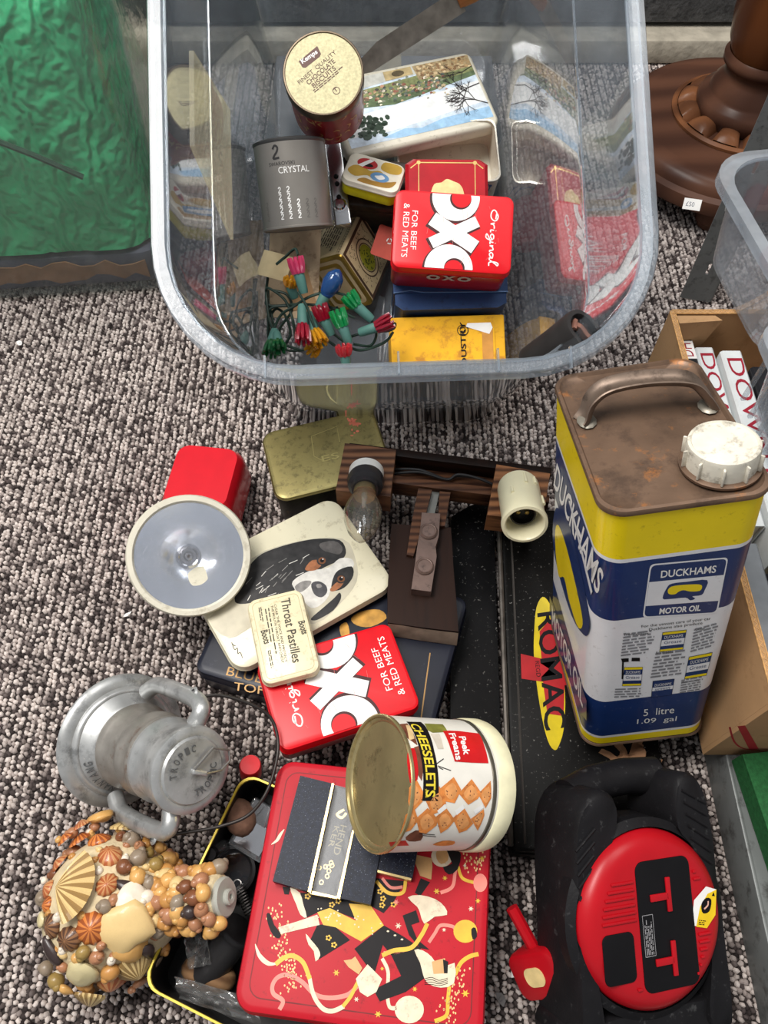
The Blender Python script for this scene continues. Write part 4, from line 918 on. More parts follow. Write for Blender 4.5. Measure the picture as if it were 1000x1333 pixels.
# ================================================================ TINS LYING ON THE CARPET
# gold-topped old tin
GT = M('old_brass_tin', S(142, 130, 82), .36, .55, var=.18, scale=30, dirt=(S(80, 72, 48), .38, 130., .6))
GD = M('dark_painted_tin', S(46, 44, 34), .35, var=.5, scale=60, dirt=(S(150, 110, 50), .1, 50., .8))
g = tin('brass_tin', 'tarnished brass-coloured tin behind the wooden lamp bracket', 'tin', pose((-.0644, .4950, .064), (1.8, -2.1, 15)), .128, .090, .060, .013, .004, GD, GT, bev=.003)
a = Art(g, Matrix.Translation((0, 0, .060)))
zz = lambda x, y: (150 + x / 2.703, 520 + y / 2.703)
pk_ = M('pink_rust', S(206, 110, 84), .6, var=.2); rq = random.Random(9)
for q in range(34): a.disc(pk_, zz(838 + rq.gauss(0, 13), 82 + rq.gauss(0, 14)), rq.uniform(.6, 2.4), rq.uniform(.5, 2), 1 + q % 2, True, 7)
ol = M('embossed_line', S(176, 162, 104), .3, .6)
a.stroke(ol, [zz(690, 130), zz(780, 95), zz(790, 150)], .0008, 1, True, 0); a.stroke(ol, [zz(690, 130), zz(700, 200), zz(730, 215)], .0008, 1, True, 0); a.text(ol, 'ES', zz(730, 220), zz(790, 205), zz(725, 200), 1)
a.build('paint_marks')
# navy toffee tin
pq = [at(252, 872, .045), at(552, 985, .045), at(590, 830, .045)]
nx = Vector((pq[1].x - pq[0].x, pq[1].y - pq[0].y, 0)); ang = math.degrees(math.atan2(nx.y, nx.x))
NB = M('toffee_navy', S(24, 27, 40), .35, .0, var=.2, scale=30, dirt=(S(90, 94, 104), .0, 90., .5), spec=.3)
nvc = at(252, 872, .045) + Matrix.Rotation(R(-17), 3, 'Z') @ Vector((.118, .075, 0))
nv = tin('toffee_tin', 'large navy blue tin with gold lettering underneath the dog tin', 'tin', Matrix.Translation((nvc.x, nvc.y, .045)) @ Matrix.Rotation(R(-17), 4, 'Z'), .236, .150, .045, .010, .014, NB, NB, bev=.004)
a = Art(nv, Matrix.Translation((0, 0, .045)))
GI2 = M('dull_gold_ink', S(150, 116, 70), .4, .3); zo = lambda x, y: (240 + x / 2.778, 790 + y / 2.778)
a.text(GI2, 'BLUE', zo(150, 247), zo(278, 277), zo(160, 216), 1); a.text(GI2, 'TOFFEE', zo(178, 301), zo(372, 330), zo(182, 272), 1)
a.stroke(GI2, [(560, 850), (553, 900), (545, 960)], .0012, 1, True)
a.build('printed_lettering')
a = Art(nv, Matrix.Translation((0, 0, .045)))
OR = M('orange_gilt', S(176, 130, 56), .4, .3, var=.3, scale=100)
a.poly(OR, [zz(830, 770), zz(870, 745), zz(930, 740), zz(955, 770), zz(900, 800), zz(850, 795)], 1, True, 3); a.poly(OR, [zz(790, 800), zz(815, 785), zz(825, 830), zz(800, 840)], 1, True, 3)
a.build('gilt_leaf_print')
# dog tin
DH_ = .016; IV = M('ivory_enamel', S(222, 214, 186), .32, var=.05, scale=20, dirt=(S(150, 136, 104), .2, 110., .45), coat=.2)
dg_ = tin('dog_portrait_tin', 'ivory tin with a painted spaniel head, beside the red torch', 'tin', pose((-.0955, .3395, .066), (1.3, 2.5, 32.8)), .1756, .1218, DH_, .016, .009, M('navy_enamel', S(36, 40, 60), .3), IV, bev=.002)
a = Art(dg_, Matrix.Translation((0, 0, DH_)))
def ZD(m, pts, ly, sm=3): a.poly(m, [zz(*p) for p in pts], ly, True, sm)
db = pc(38, 36, 36, .5, 140); dw = pc(214, 210, 202, .15, 160); dgr = pc(132, 128, 124, .35, 160); dt = pc(156, 98, 62, .3, 160)
ZD(pc(196, 188, 166, .12, 60), [(330, 770), (420, 700), (480, 560), (640, 500), (800, 490), (845, 560), (850, 640), (790, 720), (700, 790), (560, 760), (480, 800), (400, 840)], 0)
ZD(db, [(420, 700), (450, 620), (500, 555), (560, 525), (650, 500), (720, 490), (790, 495), (812, 530), (802, 560), (760, 580), (720, 600), (660, 640), (620, 680), (560, 700), (500, 712), (440, 720)], 1)
ZD(pc(84, 80, 78, .4, 120), [(720, 508), (770, 498), (800, 520), (790, 545), (760, 540), (730, 530)], 2)
for q in range(44):
    x, y = rq.uniform(470, 690), rq.uniform(530, 690)
    if y > 545 + (650 - x) * .3: a.stroke(dgr if q % 3 else dw, [zz(x, y), zz(x + rq.uniform(-30, -8), y + rq.uniform(10, 26))], .0007, 2, True, 1, False)
ZD(dw, [(625, 640), (680, 605), (750, 592), (790, 560), (832, 562), (838, 590), (790, 606), (765, 640), (752, 690), (725, 722), (690, 734), (655, 700), (632, 668)], 3)
ZD(db, [(785, 602), (832, 588), (838, 620), (815, 655), (785, 672), (762, 668), (766, 632)], 4); ZD(dt, [(668, 596), (694, 566), (730, 572), (712, 598), (684, 604)], 4); ZD(dt, [(756, 668), (785, 640), (806, 640), (790, 664), (766, 676)], 5)
ZD(dgr, [(632, 660), (660, 640), (690, 640), (680, 660), (650, 680)], 4); ZD(pc(70, 68, 70, .3, 200), [(690, 650), (715, 640), (742, 655), (745, 680), (725, 697), (700, 685)], 5); ZD(dgr, [(708, 652), (722, 650), (728, 660), (712, 664)], 6)
ZD(db, [(690, 770), (730, 735), (770, 700), (790, 680), (794, 702), (768, 742), (720, 772), (698, 778)], 4)
for ex, ey in ((728, 568), (795, 632)):
    a.disc(db, zz(ex, ey), 7, 6, 6); a.disc(pc(110, 66, 36, .2), zz(ex, ey), 5, 4.4, 7); a.disc(BLACK, zz(ex, ey), 2.6, 2.4, 8, n=12); a.disc(WHITE, zz(ex + 3, ey - 5), .9, .9, 9, n=8)
a.stroke(BLACK, [zz(410, 855), zz(420, 880), zz(430, 875), zz(432, 895), zz(440, 890), zz(448, 910)], .0006, 2); a.stroke(BLACK, [zz(412, 862), zz(424, 868)], .0006, 2)
a.build('painted_dog')
# pastilles tin
PH = .021; PC = M('pastille_cream', S(220, 208, 172), .35, var=.06, scale=40, dirt=(S(140, 122, 84), .28, 130., .5), coat=.2)
ps = tin('pastille_tin', 'small cream throat pastille tin on the dog tin and the red tin', 'tin', pose((-.0933, .267, .0955), (-.1, .1, 15.5)), .0505, .0835, PH, .0075, .007, PC, PC, bev=.0022)
a = Art(ps, Matrix.Translation((0, 0, PH)))
for q_ in (.0035, .0042):
    pass
P4 = [(x, y) for x, y in rr(.044, .077, .005, 4)]
for i in range(len(P4)): a.stroke(M('cream_groove', S(186, 172, 132), .4), [P4[i], P4[(i + 1) % len(P4)]], .0006, 0, False, 0)
DI = M('dark_olive_ink', S(58, 54, 40), .5)
a.text(DI, 'Throat Pastilles', zz(582, 703), zz(624, 928), zz(614, 697), 2, bold=.01); a.text(DI, 'Boots', zz(643, 783), zz(657, 828), zz(667, 777), 2, bold=.02); a.text(DI, 'Boots', zz(511, 815), zz(524, 862), zz(536, 809), 2, bold=.02)
a.text(DI, 'CLEAR THE VOICE AND PROTECT', zz(559, 722), zz(598, 925), zz(567, 720), 2); a.text(DI, 'THE MOUTH THROAT AND CHEST', zz(547, 726), zz(586, 928), zz(555, 724), 2)
a.lines(DI, zz(503, 733), zz(512, 790), zz(516, 731), 2, 2, words=4); a.lines(DI, zz(536, 735), zz(570, 935), zz(544, 733), 1, 2, words=10, seed=4); a.lines(DI, zz(525, 738), zz(548, 868), zz(533, 736), 1, 2, words=8, seed=5); a.lines(DI, zz(536, 885), zz(548, 950), zz(548, 880), 2, 2, words=4, seed=6)
a.build('printed_lettering')
# second red lettered tin
oH = .033; o2 = tin('tea_tin', 'red tin with big white and black-shadowed letters lying on the navy tin', 'tin', pose((-.0418, .2265, .0795), (-.9, 5.0, 19.5)), .1285, .0865, oH, .008, .012, REDD, RED)
oxo_art(o2, oH, .1285, .0865, -1)

# ================================================================ TORCH
tc0 = Vector(atd(247, 723, .735)); tn = (C0 - tc0).normalized() + Vector((.03, .03, 0)); tn.normalize()
to = thing('lantern_torch', 'red box torch with large round chrome reflector and cream rim', 'torch', frame(tc0, tn, (1, 0, 0)) @ Matrix.Translation((0, 0, -.045)))
RT_ = .0585; IVR = M('ivory_plastic', S(214, 208, 190), .4, var=.06, dirt=(S(150, 140, 116), .2, 70., .5))
b = MB(); b.lathe([(0, -.002), (RT_ * .58, -.002), (RT_ * .62, .0), (RT_ * .80, .018), (RT_ * .95, .036), (RT_ * 1.0, .038), (RT_, .045), (RT_ * .975, .0475), (RT_ * .90, .0475), (RT_ * .875, .0455), (RT_ * .87, .043)], 72); b.build('rim', IVR, to, smooth=50)
RFM = M('mirror_reflector', S(236, 240, 246), .2, .9, var=.06, scale=30, bump=.5, bscale=22)
b = MB(); b.lathe([(RT_ * .88, .043), (RT_ * .72, .030), (RT_ * .5, .017), (RT_ * .3, .0095), (RT_ * .15, .0075), (0, .0075)], 72); b.build('reflector', RFM, to, smooth=60)
b = MB(); b.lathe([(0, .0078), (.011, .0078), (.012, .010), (.010, .013), (.0085, .0125), (.008, .010)], 36); b.build('bulb_collar', CHROME, to)
b = MB(); b.lathe([(.0035, .009), (.0038, .014), (.0050, .019), (.0042, .0235), (.0022, .026), (0, .0265)], 20); b.build('bulb', clear('bulb_glass', (.96, .96, .96), .04, (.9, .9, .9), .02, .08), to)
b = MB(); b.lathe([(0, .012), (.0016, .012), (.0016, .018), (0, .019)], 10); b.build('filament_post', M('filament_dark', S(70, 56, 48), .4, .6), to)
b = MB(); b.lathe([(RT_ * .885, .0440), (RT_ * .6, .0452), (RT_ * .3, .0458), (0, .0460), (0, .0448), (RT_ * .3, .0446), (RT_ * .6, .0440), (RT_ * .885, .0428)], 64); b.build('lens', clear('torch_glass', (.97, .97, .98), .02, (.9, .93, .95), .03, .06), to)
RB = M('torch_red', S(206, 20, 36), .28, var=.05, coat=.3)
Ti = MW[to.name].inverted(); bc = at(263, 640, .040)
XB = Ti @ Matrix.Translation((bc.x + .004, bc.y + .004, 0)) @ Matrix.Rotation(R(-7), 4, 'Z')
b = MB(); ringsT = []
for k in range(9):
    t = k / 8; sc = 1 - .10 * t; zc = .004 + .062 * t; ins = .004 if k in (0, 8) else (.001 if k in (1, 7) else 0)
    ringsT.append([(x, y, zc) for x, y in rr(.084 * sc - 2 * ins, .094 * sc - 2 * ins, .014, 6)])
b.loft(ringsT, X=XB); b.build('battery_case', RB, to, smooth=50)
b = MB(); b.tube([XB @ Vector((0, -.03, .030)), Vector((0, 0, -.014))], [.026, .030], 24); b.build('neck', RB, to)

# ================================================================ WOODEN WALL-LAMP BRACKET
zs_ = lambda x, y: (420 + x / 3.03, 520 + y / 3.03)
sc0 = at(*zs_(400, 480), .06)
la = thing('wall_lamp_bracket', 'wooden double wall-lamp bracket with candle bulb and cream candle tube', 'lamp bracket', Matrix.Translation((sc0.x, sc0.y, .0)))
LI = MW[la.name].inverted()
lp = lambda x, y, z: LI @ at(*zs_(x, y), z)
WD = wood('dark_oak', S(100, 66, 46), S(58, 36, 26), 40, 0, .5, 3.); WDK = wood('varnished_dark', S(38, 20, 12), S(22, 12, 8), 24, 1, .5, 3.); WG2 = wood('grained_oak', S(146, 98, 64), S(70, 44, 30), 26, 0, .5, 5.)
bA, bB = lp(95, 265, .062), lp(890, 365, .062); bd = (bB - bA); bl_ = bd.length
XB2 = frame(bA.lerp(bB, .5), (0, 0, 1), bd)
b = MB(); b.box((0, 0, -.008), (bl_, .040, .010), X=XB2, bev=.0015); b.build('crossbar', WD, la)
for sy, hh in ((1, .020), (-1, .014)):
    b = MB(); b.box((0, sy * .0155, hh / 2 - .003), (bl_, .010, hh), X=XB2, bev=.001); b.build('channel_rail', WDK if sy > 0 else WD, la)
for k in (0, 1):
    b = MB(); b.tube(spline([XB2 @ Vector(p) for p in ((-.06, .004 - .006 * k, .0), (-.03, .005 - .003 * k, .004), (0, -.001, .001), (.012, .004, .006 - .003 * k), (.035, .002, .006), (.06, -.004, .001))], 6), .0016, 8); b.build('flex', M('black_flex', S(40, 38, 38), .5), la)
def blockq(q, zt, th, m):
    P = [lp(x, y, zt) for x, y in q]; b_ = MB(); b_.loft([[p - Vector((0, 0, th)) for p in reversed(P)], [p for p in reversed(P)]]); return b_.build('socket_block', m, la, smooth=20)
blockq([(88, 172), (290, 198), (268, 384), (52, 358)], .084, .030, wood('oak_block', S(122, 84, 60), S(62, 40, 30), 34, 0, .5, 3.)); blockq([(686, 256), (898, 292), (868, 480), (650, 456)], .084, .030, WG2)
axl = Vector((-.03, -.93, .36)).normalized()
pb = lp(172, 300, .090); X = frame(pb, axl, (1, 0, 0))
b = MB(); b.lathe([(0, -.006), (.0185, -.006), (.0185, .006), (.0165, .007), (0, .007)], 32, X=X); b.build('porcelain_ring', M('white_porcelain', S(222, 220, 214), .3), la)
b = MB(); b.lathe([(0, .006), (.0185, .006), (.0195, .010), (.0180, .018), (.0145, .020), (.0135, .026), (0, .026)], 32, X=X); b.build('lampholder', M('bakelite', S(44, 42, 44), .3), la)
b = MB(); b.lathe([(0, .020), (.0115, .020), (.0115, .034), (0, .034)], 24, X=X); b.build('bulb_cap', M('brass_cap', S(150, 134, 100), .3, .8), la)
b = MB(); b.lathe([(.0110, .033), (.0130, .042), (.0175, .054), (.0192, .064), (.0180, .076), (.0138, .090), (.0080, .100), (.0034, .106), (0, .1075)], 32, X=X); bu = b.build('bulb', clear('lamp_glass', (.94, .92, .88), .05, (.85, .8, .7), .02, .10, gain=.9), la, smooth=60)
b = MB()
b.tube([X @ Vector(p) for p in ((0, 0, .034), (0, 0, .054))], [.0035, .0018], 8); b.build('glass_stem', clear('stem_glass', (.9, .9, .88), .25, (.9, .88, .84), .05, .1), bu)
b = MB(); b.tube([X @ Vector(p) for p in ((-.002, 0, .05), (-.006, 0, .066), (-.003, .002, .071), (0, 0, .069), (.003, .002, .071), (.006, 0, .066), (.002, 0, .05))], .0004, 5); b.build('filament', STEEL, bu)
pt_ = lp(772, 352, .090); X = frame(pt_, axl, (1, 0, 0)); TR_ = .0215
CT = M('candle_cream', S(236, 228, 192), .35, var=.03, coat=.2)
b = MB(); b.lathe([(0, -.004), (TR_ - .001, -.004), (TR_, .0), (TR_, .050), (TR_ + .0015, .056), (TR_ + .0010, .0595), (TR_ - .0018, .0600), (TR_ - .0034, .0585), (TR_ - .0034, .034), (0, .034)], 48, X=X); ctb = b.build('candle_tube', CT, la, smooth=50)
for k, (an, l_) in enumerate(((100, .016), (140, .010), (70, .012), (40, .014))):
    b = MB(); ca, sa = math.cos(R(an - 20)), math.sin(R(an - 20)); b.tube([X @ Vector((ca * (TR_ + .0003), sa * (TR_ + .0003), .002 + .02 * (k % 2))), X @ Vector((ca * (TR_ + .0004), sa * (TR_ + .0004), .002 + .02 * (k % 2) + l_))], [.0012, .0019], 7); b.build('wax_drip', CT, ctb)
b = MB(); b.lathe([(.0130, .034), (.0130, .044), (.0115, .044), (.0115, .036), (0, .036)], 28, X=X); b.build('bayonet_socket', M('bakelite2', S(30, 28, 28), .35), la)
b = MB()
for sx in (-1, 1): 
    b = MB(); b.lathe([(0, .036), (.0022, .036), (.0022, .041), (0, .0425)], 10, X=X @ Matrix.Translation((sx * .0045, 0, 0))); b.build('contact_pin', GOLD, ctb)
def strip(name, q, zt, th, m):
    P = [lp(x, y, z_) for (x, y), z_ in zip(q, zt if isinstance(zt, (list, tuple)) else [zt] * len(q))]; b_ = MB(); b_.loft([[p - Vector((0, 0, th)) for p in reversed(P)], list(reversed(P))]); return b_.build(name, m, la, smooth=20)
strip('stem_rail', [(378, 350), (432, 356), (400, 480), (358, 618), (332, 612), (352, 480)], .0745, .012, WD); strip('stem_rail', [(462, 362), (505, 366), (482, 500), (455, 500)], .0745, .012, WD)
strip('steel_strip', [(430, 358), (462, 362), (442, 452), (412, 448)], .066, .004, M('galvanised_strip', S(120, 118, 112), .45, .6))
strip('clamp_bar', [(392, 446), (464, 450), (458, 540), (446, 580), (450, 620), (428, 758), (350, 748), (366, 640), (372, 590), (384, 520)], .082, .012, M('brown_bracket', S(104, 84, 76), .42, .25, var=.2, scale=60, dirt=(S(60, 46, 40), .3, 90.)))
for x, y in ((418, 522), (402, 660)):
    p = lp(x, y, .082); b = MB(); b.lathe([(0, -.001), (.0088, -.001), (.0092, .0015), (.0078, .0030), (.0070, .0028), (.0066, .0022), (0, .0024)], 26, X=Matrix.Translation(p)); b.build('bolt_head', MATS['brown_bracket'], la)
strip('wall_plate', [(272, 490), (400, 498), (506, 506), (512, 580), (516, 660), (530, 820), (536, 916), (400, 900), (258, 880), (256, 760), (264, 600)], .070, .026, WDK)
strip('plate_end_grain', [(258, 884), (400, 902), (536, 918), (530, 968), (400, 950), (256, 928)], [.068, .068, .068, .048, .048, .048], .002, M('pale_end_grain', S(156, 136, 118), .7, var=.25, scale=80))

# ================================================================ RED CARNIVAL TIN, GLITTER CASE, CHEESE BISCUIT TIN
ct_pose = pose((-.010, .0575, .088), (-2.5, -2.0, -6.5)); TW, TD, TH = .1826, .1823, .026
CRD = M('carnival_red', S(180, 20, 36), .45, var=.07, scale=25, dirt=(S(96, 20, 26), .1, 130., .6), spec=.25)
ca_ = tin('carnival_tin', 'flat red tin printed with costumed dancers and streamers', 'tin', ct_pose, TW, TD, TH, .014, .014, M('carnival_red_side', S(140, 22, 32), .35, dirt=(S(60, 30, 26), .25, 60.)), CRD, bev=.004)
a = Art(ca_, Matrix.Translation((0, 0, TH)))
z2 = lambda x, y: (300 + x / 2.6316, 900 + y / 2.6316)
PB = M('print_black', S(22, 18, 20), .5, var=.2, spec=.2); PCm = M('print_cream', S(222, 206, 178), .4, var=.12, scale=140, dirt=(S(150, 110, 90), .18, 160., .6)); PY = M('print_yellow', S(222, 176, 52), .4, var=.12, scale=100); PP = M('print_pink', S(226, 130, 116), .4, var=.1); PTn = M('print_tan', S(206, 160, 104), .4, var=.15)
def ZC(m, pts, ly, sm=0): a.poly(m, [z2(*p) for p in pts], ly, True, sm)
def ST(m, pts, w_, ly, tp=False): a.stroke(m, [z2(*p) for p in pts], w_, ly, True, 6, tp)
EDGE = M('worn_dark_edge', S(104, 26, 28), .5, .2, var=.3)
Pq = rr(TW - .018, TD - .018, .010, 5)
for i in range(len(Pq)): a.stroke(EDGE, [Pq[i], Pq[(i + 1) % len(Pq)]], .0008, 0, False, 0)
ST(PCm, [(85, 865), (100, 905), (130, 932), (165, 932)], .0032, 2, True); ST(PY, [(155, 935), (185, 912), (215, 906), (250, 930), (272, 985)], .0032, 3); ST(PCm, [(270, 975), (285, 1040), (315, 1085), (350, 1095), (390, 1078)], .0030, 2); ST(PY, [(385, 1080), (412, 1045), (432, 1005), (445, 985)], .0026, 3)
ST(PP, [(168, 1090), (180, 1060), (148, 1036), (145, 1005), (165, 978), (200, 972), (245, 995), (290, 1038), (340, 1050), (400, 1040), (435, 1010)], .0030, 1)
ST(PCm, [(140, 525), (160, 510), (172, 490), (185, 472)], .0026, 1, True)
ST(PY, [(520, 905), (560, 888), (620, 878), (655, 835), (675, 795)], .0030, 6); ST(PP, [(525, 895), (570, 895), (630, 870), (665, 820)], .0020, 5); ST(PCm, [(520, 915), (540, 960), (538, 1030), (545, 1080), (570, 1085)], .0026, 2)
ST(PP, [(680, 860), (700, 830), (720, 802), (760, 805), (770, 815)], .0024, 1); ST(PY, [(770, 970), (790, 930), (820, 908), (850, 900)], .0028, 1); ST(PY, [(750, 1010), (745, 1060), (740, 1110), (700, 1130)], .0026, 1)
ST(PP, [(720, 690), (760, 670), (770, 620), (778, 580)], .0026, 1); ST(PY, [(780, 600), (795, 640), (835, 655)], .0024, 1); ST(PY, [(500, 650), (540, 690), (590, 690), (600, 650)], .0026, 5); ST(PP, [(520, 640), (550, 672), (590, 670)], .0022, 6)
rd = random.Random(21)
for q in range(120):
    t = rd.random(); cx = 150 + 70 * t + rd.gauss(0, 18); cy = 740 + 290 * t + rd.gauss(0, 10)
    a.disc(M('print_dot', S(236, 190, 130), .4), z2(cx, cy), 1.15, 1.7, 1, True, 6)
for q in range(70): a.disc(MATS['print_dot'], z2(700 + 70 * rd.random() + q * .8, 1120 - q * 2.4 + rd.gauss(0, 12)), 1.1, 1.7, 1, True, 6)
for q in range(40): a.disc(MATS['print_dot'], z2(835 + rd.gauss(0, 22), 575 + rd.gauss(0, 22)), 1.1, 1.7, 1, True, 6)
# skirt, breeches, jacket of the two dancers
ZC(PB, [(236, 690), (300, 690), (420, 715), (500, 640), (600, 650), (560, 720), (525, 760), (480, 735), (405, 728), (430, 780), (340, 745), (298, 758), (255, 778)], 1); ZC(PB, [(298, 800), (320, 798), (362, 808), (410, 852), (300, 920), (272, 855)], 1)
ZC(PCm, [(205, 672), (238, 690), (250, 730), (262, 775), (240, 765), (226, 730), (215, 705)], 2, 2); ZC(PCm, [(258, 830), (275, 850), (300, 880), (308, 905), (292, 925), (286, 890), (268, 868)], 2, 2)
for q in range(30):
    fx, fy = rd.uniform(255, 560), rd.uniform(650, 895)
    ok = (fy < 745 and fx < 430 and fy > 700) or (fx > 480 and 660 < fy < 740) or (290 < fx < 390 and 815 < fy < 870)
    if ok:
        for k in range(5): a.disc(PY, z2(fx + 7 * math.cos(k * 1.257), fy + 7 * math.sin(k * 1.257)), 1.5, 1.5, 2, True, 7)
        a.disc(PB, z2(fx, fy), 1.6, 1.6, 3, True, 7)
ZC(PCm, [(165, 808), (230, 788), (298, 765), (306, 800), (240, 815), (172, 832)], 3); ZC(PB, [(124, 764), (136, 762), (150, 800), (172, 828), (168, 846), (148, 838), (130, 800)], 4, 2); ZC(PB, [(178, 668), (205, 672), (200, 696), (185, 695)], 4)
ZC(PY, [(298, 757), (340, 742), (430, 786), (406, 727), (480, 732), (526, 802), (448, 857), (360, 808), (318, 800)], 4)
for q in range(70):
    fx, fy = rd.uniform(300, 520), rd.uniform(735, 850)
    if abs(fy - (760 + (fx - 300) * .25)) < 26: a.disc(PCm, z2(fx, fy), 1.1, 1.1, 5, True, 6)
ZC(PB, [(425, 882), (526, 802), (590, 838), (652, 880), (648, 895), (682, 970), (600, 1030), (512, 1062), (490, 1022), (585, 975), (552, 905), (522, 868), (492, 972)], 5); ZC(PB, [(590, 768), (636, 750), (648, 790), (620, 800), (640, 850), (682, 885), (650, 880), (612, 835)], 5)
for k in range(3): a.disc(PCm, z2(540 + 24 * k, 822 + 14 * k), 1.8, 1.2, 6, True, 8)
ZC(PCm, [(608, 706), (650, 698), (702, 712), (734, 738), (742, 766), (700, 772), (664, 796), (650, 760), (640, 738)], 6, 2); ZC(PCm, [(430, 985), (470, 935), (520, 985), (500, 1030), (470, 1047), (444, 1030)], 6, 1); ZC(PTn, [(388, 922), (415, 918), (428, 908), (452, 948), (440, 970), (405, 945)], 5)
ZC(PCm, [(630, 886), (660, 888), (690, 910), (722, 948), (768, 930), (766, 1000), (720, 1015), (676, 1000), (660, 970), (650, 930)], 6, 2); ZC(PTn, [(690, 926), (735, 914), (742, 966), (696, 968)], 7); ZC(PB, [(728, 918), (746, 926), (744, 966), (732, 966)], 8)
for k in range(4): ST(PB, [(665, 985 + k * 6), (690, 980 + k * 8), (715, 990 + k * 6), (745, 982 + k * 6)], .0004, 8)
a.disc(PY, z2(805, 822), 15.5, 15, 2); ZC(PB, [(825, 815), (840, 810), (845, 840), (830, 850)], 3, 2); a.disc(PCm, z2(613, 1090), 19, 18, 2); a.disc(PP, z2(856, 656), 9, 12, 2)
a.disc(PCm, z2(725, 565), 14, 14, 4); ZC(PTn, [(708, 545), (742, 548), (745, 580), (722, 592), (706, 572)], 5, 2); ZC(PB, [(738, 538), (772, 535), (790, 560), (778, 610), (748, 628), (728, 602), (760, 590)], 5, 2); ZC(PTn, [(636, 560), (690, 572), (692, 600), (688, 645), (650, 632), (634, 590)], 4); ZC(PB, [(652, 640), (684, 654), (650, 702), (632, 690)], 4)
def star(c, r_, m, ly):
    P = []
    for k in range(12):
        rr_ = r_ if k % 2 == 0 else r_ * .4; P.append((c[0] + rr_ * math.cos(k * math.pi / 6), c[1] + rr_ * math.sin(k * math.pi / 6)))
    ZC(m, P, ly)
for sx, sy, r_, m_ in ((363, 964, 13, PY), (432, 1055, 10, PCm), (506, 1106, 13, PY), (575, 803, 12, PCm), (568, 722, 11, PP), (707, 685, 12, PY), (735, 640, 10, PY), (824, 745, 10, PCm), (848, 718, 10, PY), (805, 1035, 15, PY), (632, 1020, 10, PY), (732, 817, 8, PCm), (862, 572, 10, PY), (803, 597, 7, PCm), (520, 950, 8, PY)): star((sx, sy), r_, m_, 3)
a.build('printed_dancers')
# glitter case
z6 = lambda x, y: (340 + x / 3.333, 1000 + y / 3.333)
gl_ = thing('glitter_case', 'navy glitter vanity case with gold trims lying on the red dancer tin', 'case', ct_pose @ Matrix.Translation((0, 0, .0008)))
ag = Art(gl_, Matrix.Translation((0, 0, .010)))
GLT = M('navy_glitter', S(20, 26, 42), .45, .0, var=.4, scale=300, spec=.25, speck=(S(190, 200, 220), .05, 900., .9)); GTR = M('pale_gold_trim', S(198, 176, 124), .3, .7)
def slab(name, q, z0, z1, m):
    P = [ag.px(z6(*p)) for p in q]; ar = sum(P[i][0] * P[(i + 1) % len(P)][1] - P[(i + 1) % len(P)][0] * P[i][1] for i in range(len(P)))
    if ar < 0: P = P[::-1]
    b_ = MB(); b_.extr(P, z0, z1); return b_.build(name, m, gl_, smooth=20)
slab('case_panel', [(170, 32), (308, 66), (205, 535), (50, 490)], 0, .010, GLT); slab('case_panel', [(400, 240), (520, 270), (520, 345), (475, 592), (338, 562)], 0, .009, GLT); slab('case_panel', [(522, 300), (685, 320), (655, 480), (505, 440)], 0, .007, GLT)
slab('gold_trim', [(308, 66), (318, 70), (216, 542), (203, 536)], 0, .0115, GTR); slab('gold_trim', [(396, 268), (404, 270), (342, 570), (328, 562)], 0, .0105, GTR); slab('gold_trim', [(505, 440), (652, 476), (650, 486), (505, 450)], 0, .0085, GTR); slab('gold_trim', [(216, 530), (330, 556), (328, 566), (212, 544)], 0, .0085, GTR)
slab('clear_lid', [(320, 70), (400, 90), (396, 266), (330, 560), (214, 538)], .0015, .0085, clear('acrylic', (.90, .91, .92), .02, (.5, .52, .54), .35, .03, bump=.12, gain=.15))
aw = Art(gl_, Matrix.Translation((0, 0, .0012))); aw.poly(M('black_liner', S(40, 34, 36), .4), [z6(*p) for p in ((322, 74), (398, 94), (392, 266), (328, 556), (216, 534))], 0)
aw.text(M('dim_gilt', S(120, 110, 84), .4, .4), 'HEND', z6(345, 245), z6(312, 372), z6(372, 252), 1); aw.text(MATS['dim_gilt'], 'KER', z6(318, 250), z6(290, 340), z6(340, 255), 1)
aw.stroke(GL, [z6(360, 180), z6(330, 200), z6(350, 215), z6(370, 195)], .0020, 1); 
for q in range(8): aw.ring(GL, aw.px(z6(270 + rd.uniform(-25, 40), 440 + rd.uniform(-40, 70))), .0012, .0020, 1, False, 7)
aw.build('printed_liner')
# cheese biscuit tin: cylinder on its side
d0, d1 = Vector(atd(490, 1018, .572)), Vector(atd(620, 1020, .616)); axc = d1 - d0; LC = axc.length; RCc = .0484
cz = thing('biscuit_tin', 'round cheese biscuit tin lying on its side with cream plastic lid', 'tin', frame(d0, axc, (0, 1, 0)))
WT = M('tin_white_print', S(226, 222, 212), .35, var=.05)
b = MB(); b.lathe([(RCc, .002), (RCc, LC - .018), (RCc, LC - .008)], 72); b.build('tin_body', WT, cz, smooth=50)
b = MB(); b.lathe([(0, .0035), (RCc * .90, .0035), (RCc * .93, .0020), (RCc * .965, .0018), (RCc * .975, 0), (RCc * 1.0, -.0004), (RCc * 1.022, .0004), (RCc * 1.022, .0024), (RCc, .0032)], 72); b.build('metal_base', M('brass_base', S(176, 160, 116), .26, .7, var=.18, scale=30, dirt=(S(96, 86, 60), .2, 70., .5)), cz, smooth=40)
b = MB(); b.lathe([(RCc * 1.01, LC - .016), (RCc * 1.035, LC - .015), (RCc * 1.04, LC - .004), (RCc * 1.02, LC), (RCc * .96, LC + .001), (0, LC + .001)], 72); b.build('plastic_lid', M('cream_lid_plastic', S(226, 220, 184), .45), cz, smooth=50)
b = MB(); b.lathe([(RCc * 1.001, LC - .021), (RCc * 1.018, LC - .0205), (RCc * 1.018, LC - .0180), (RCc * 1.001, LC - .0175)], 72); b.build('rim_bead', M('dark_bead', S(110, 104, 92), .3, .7), cz)
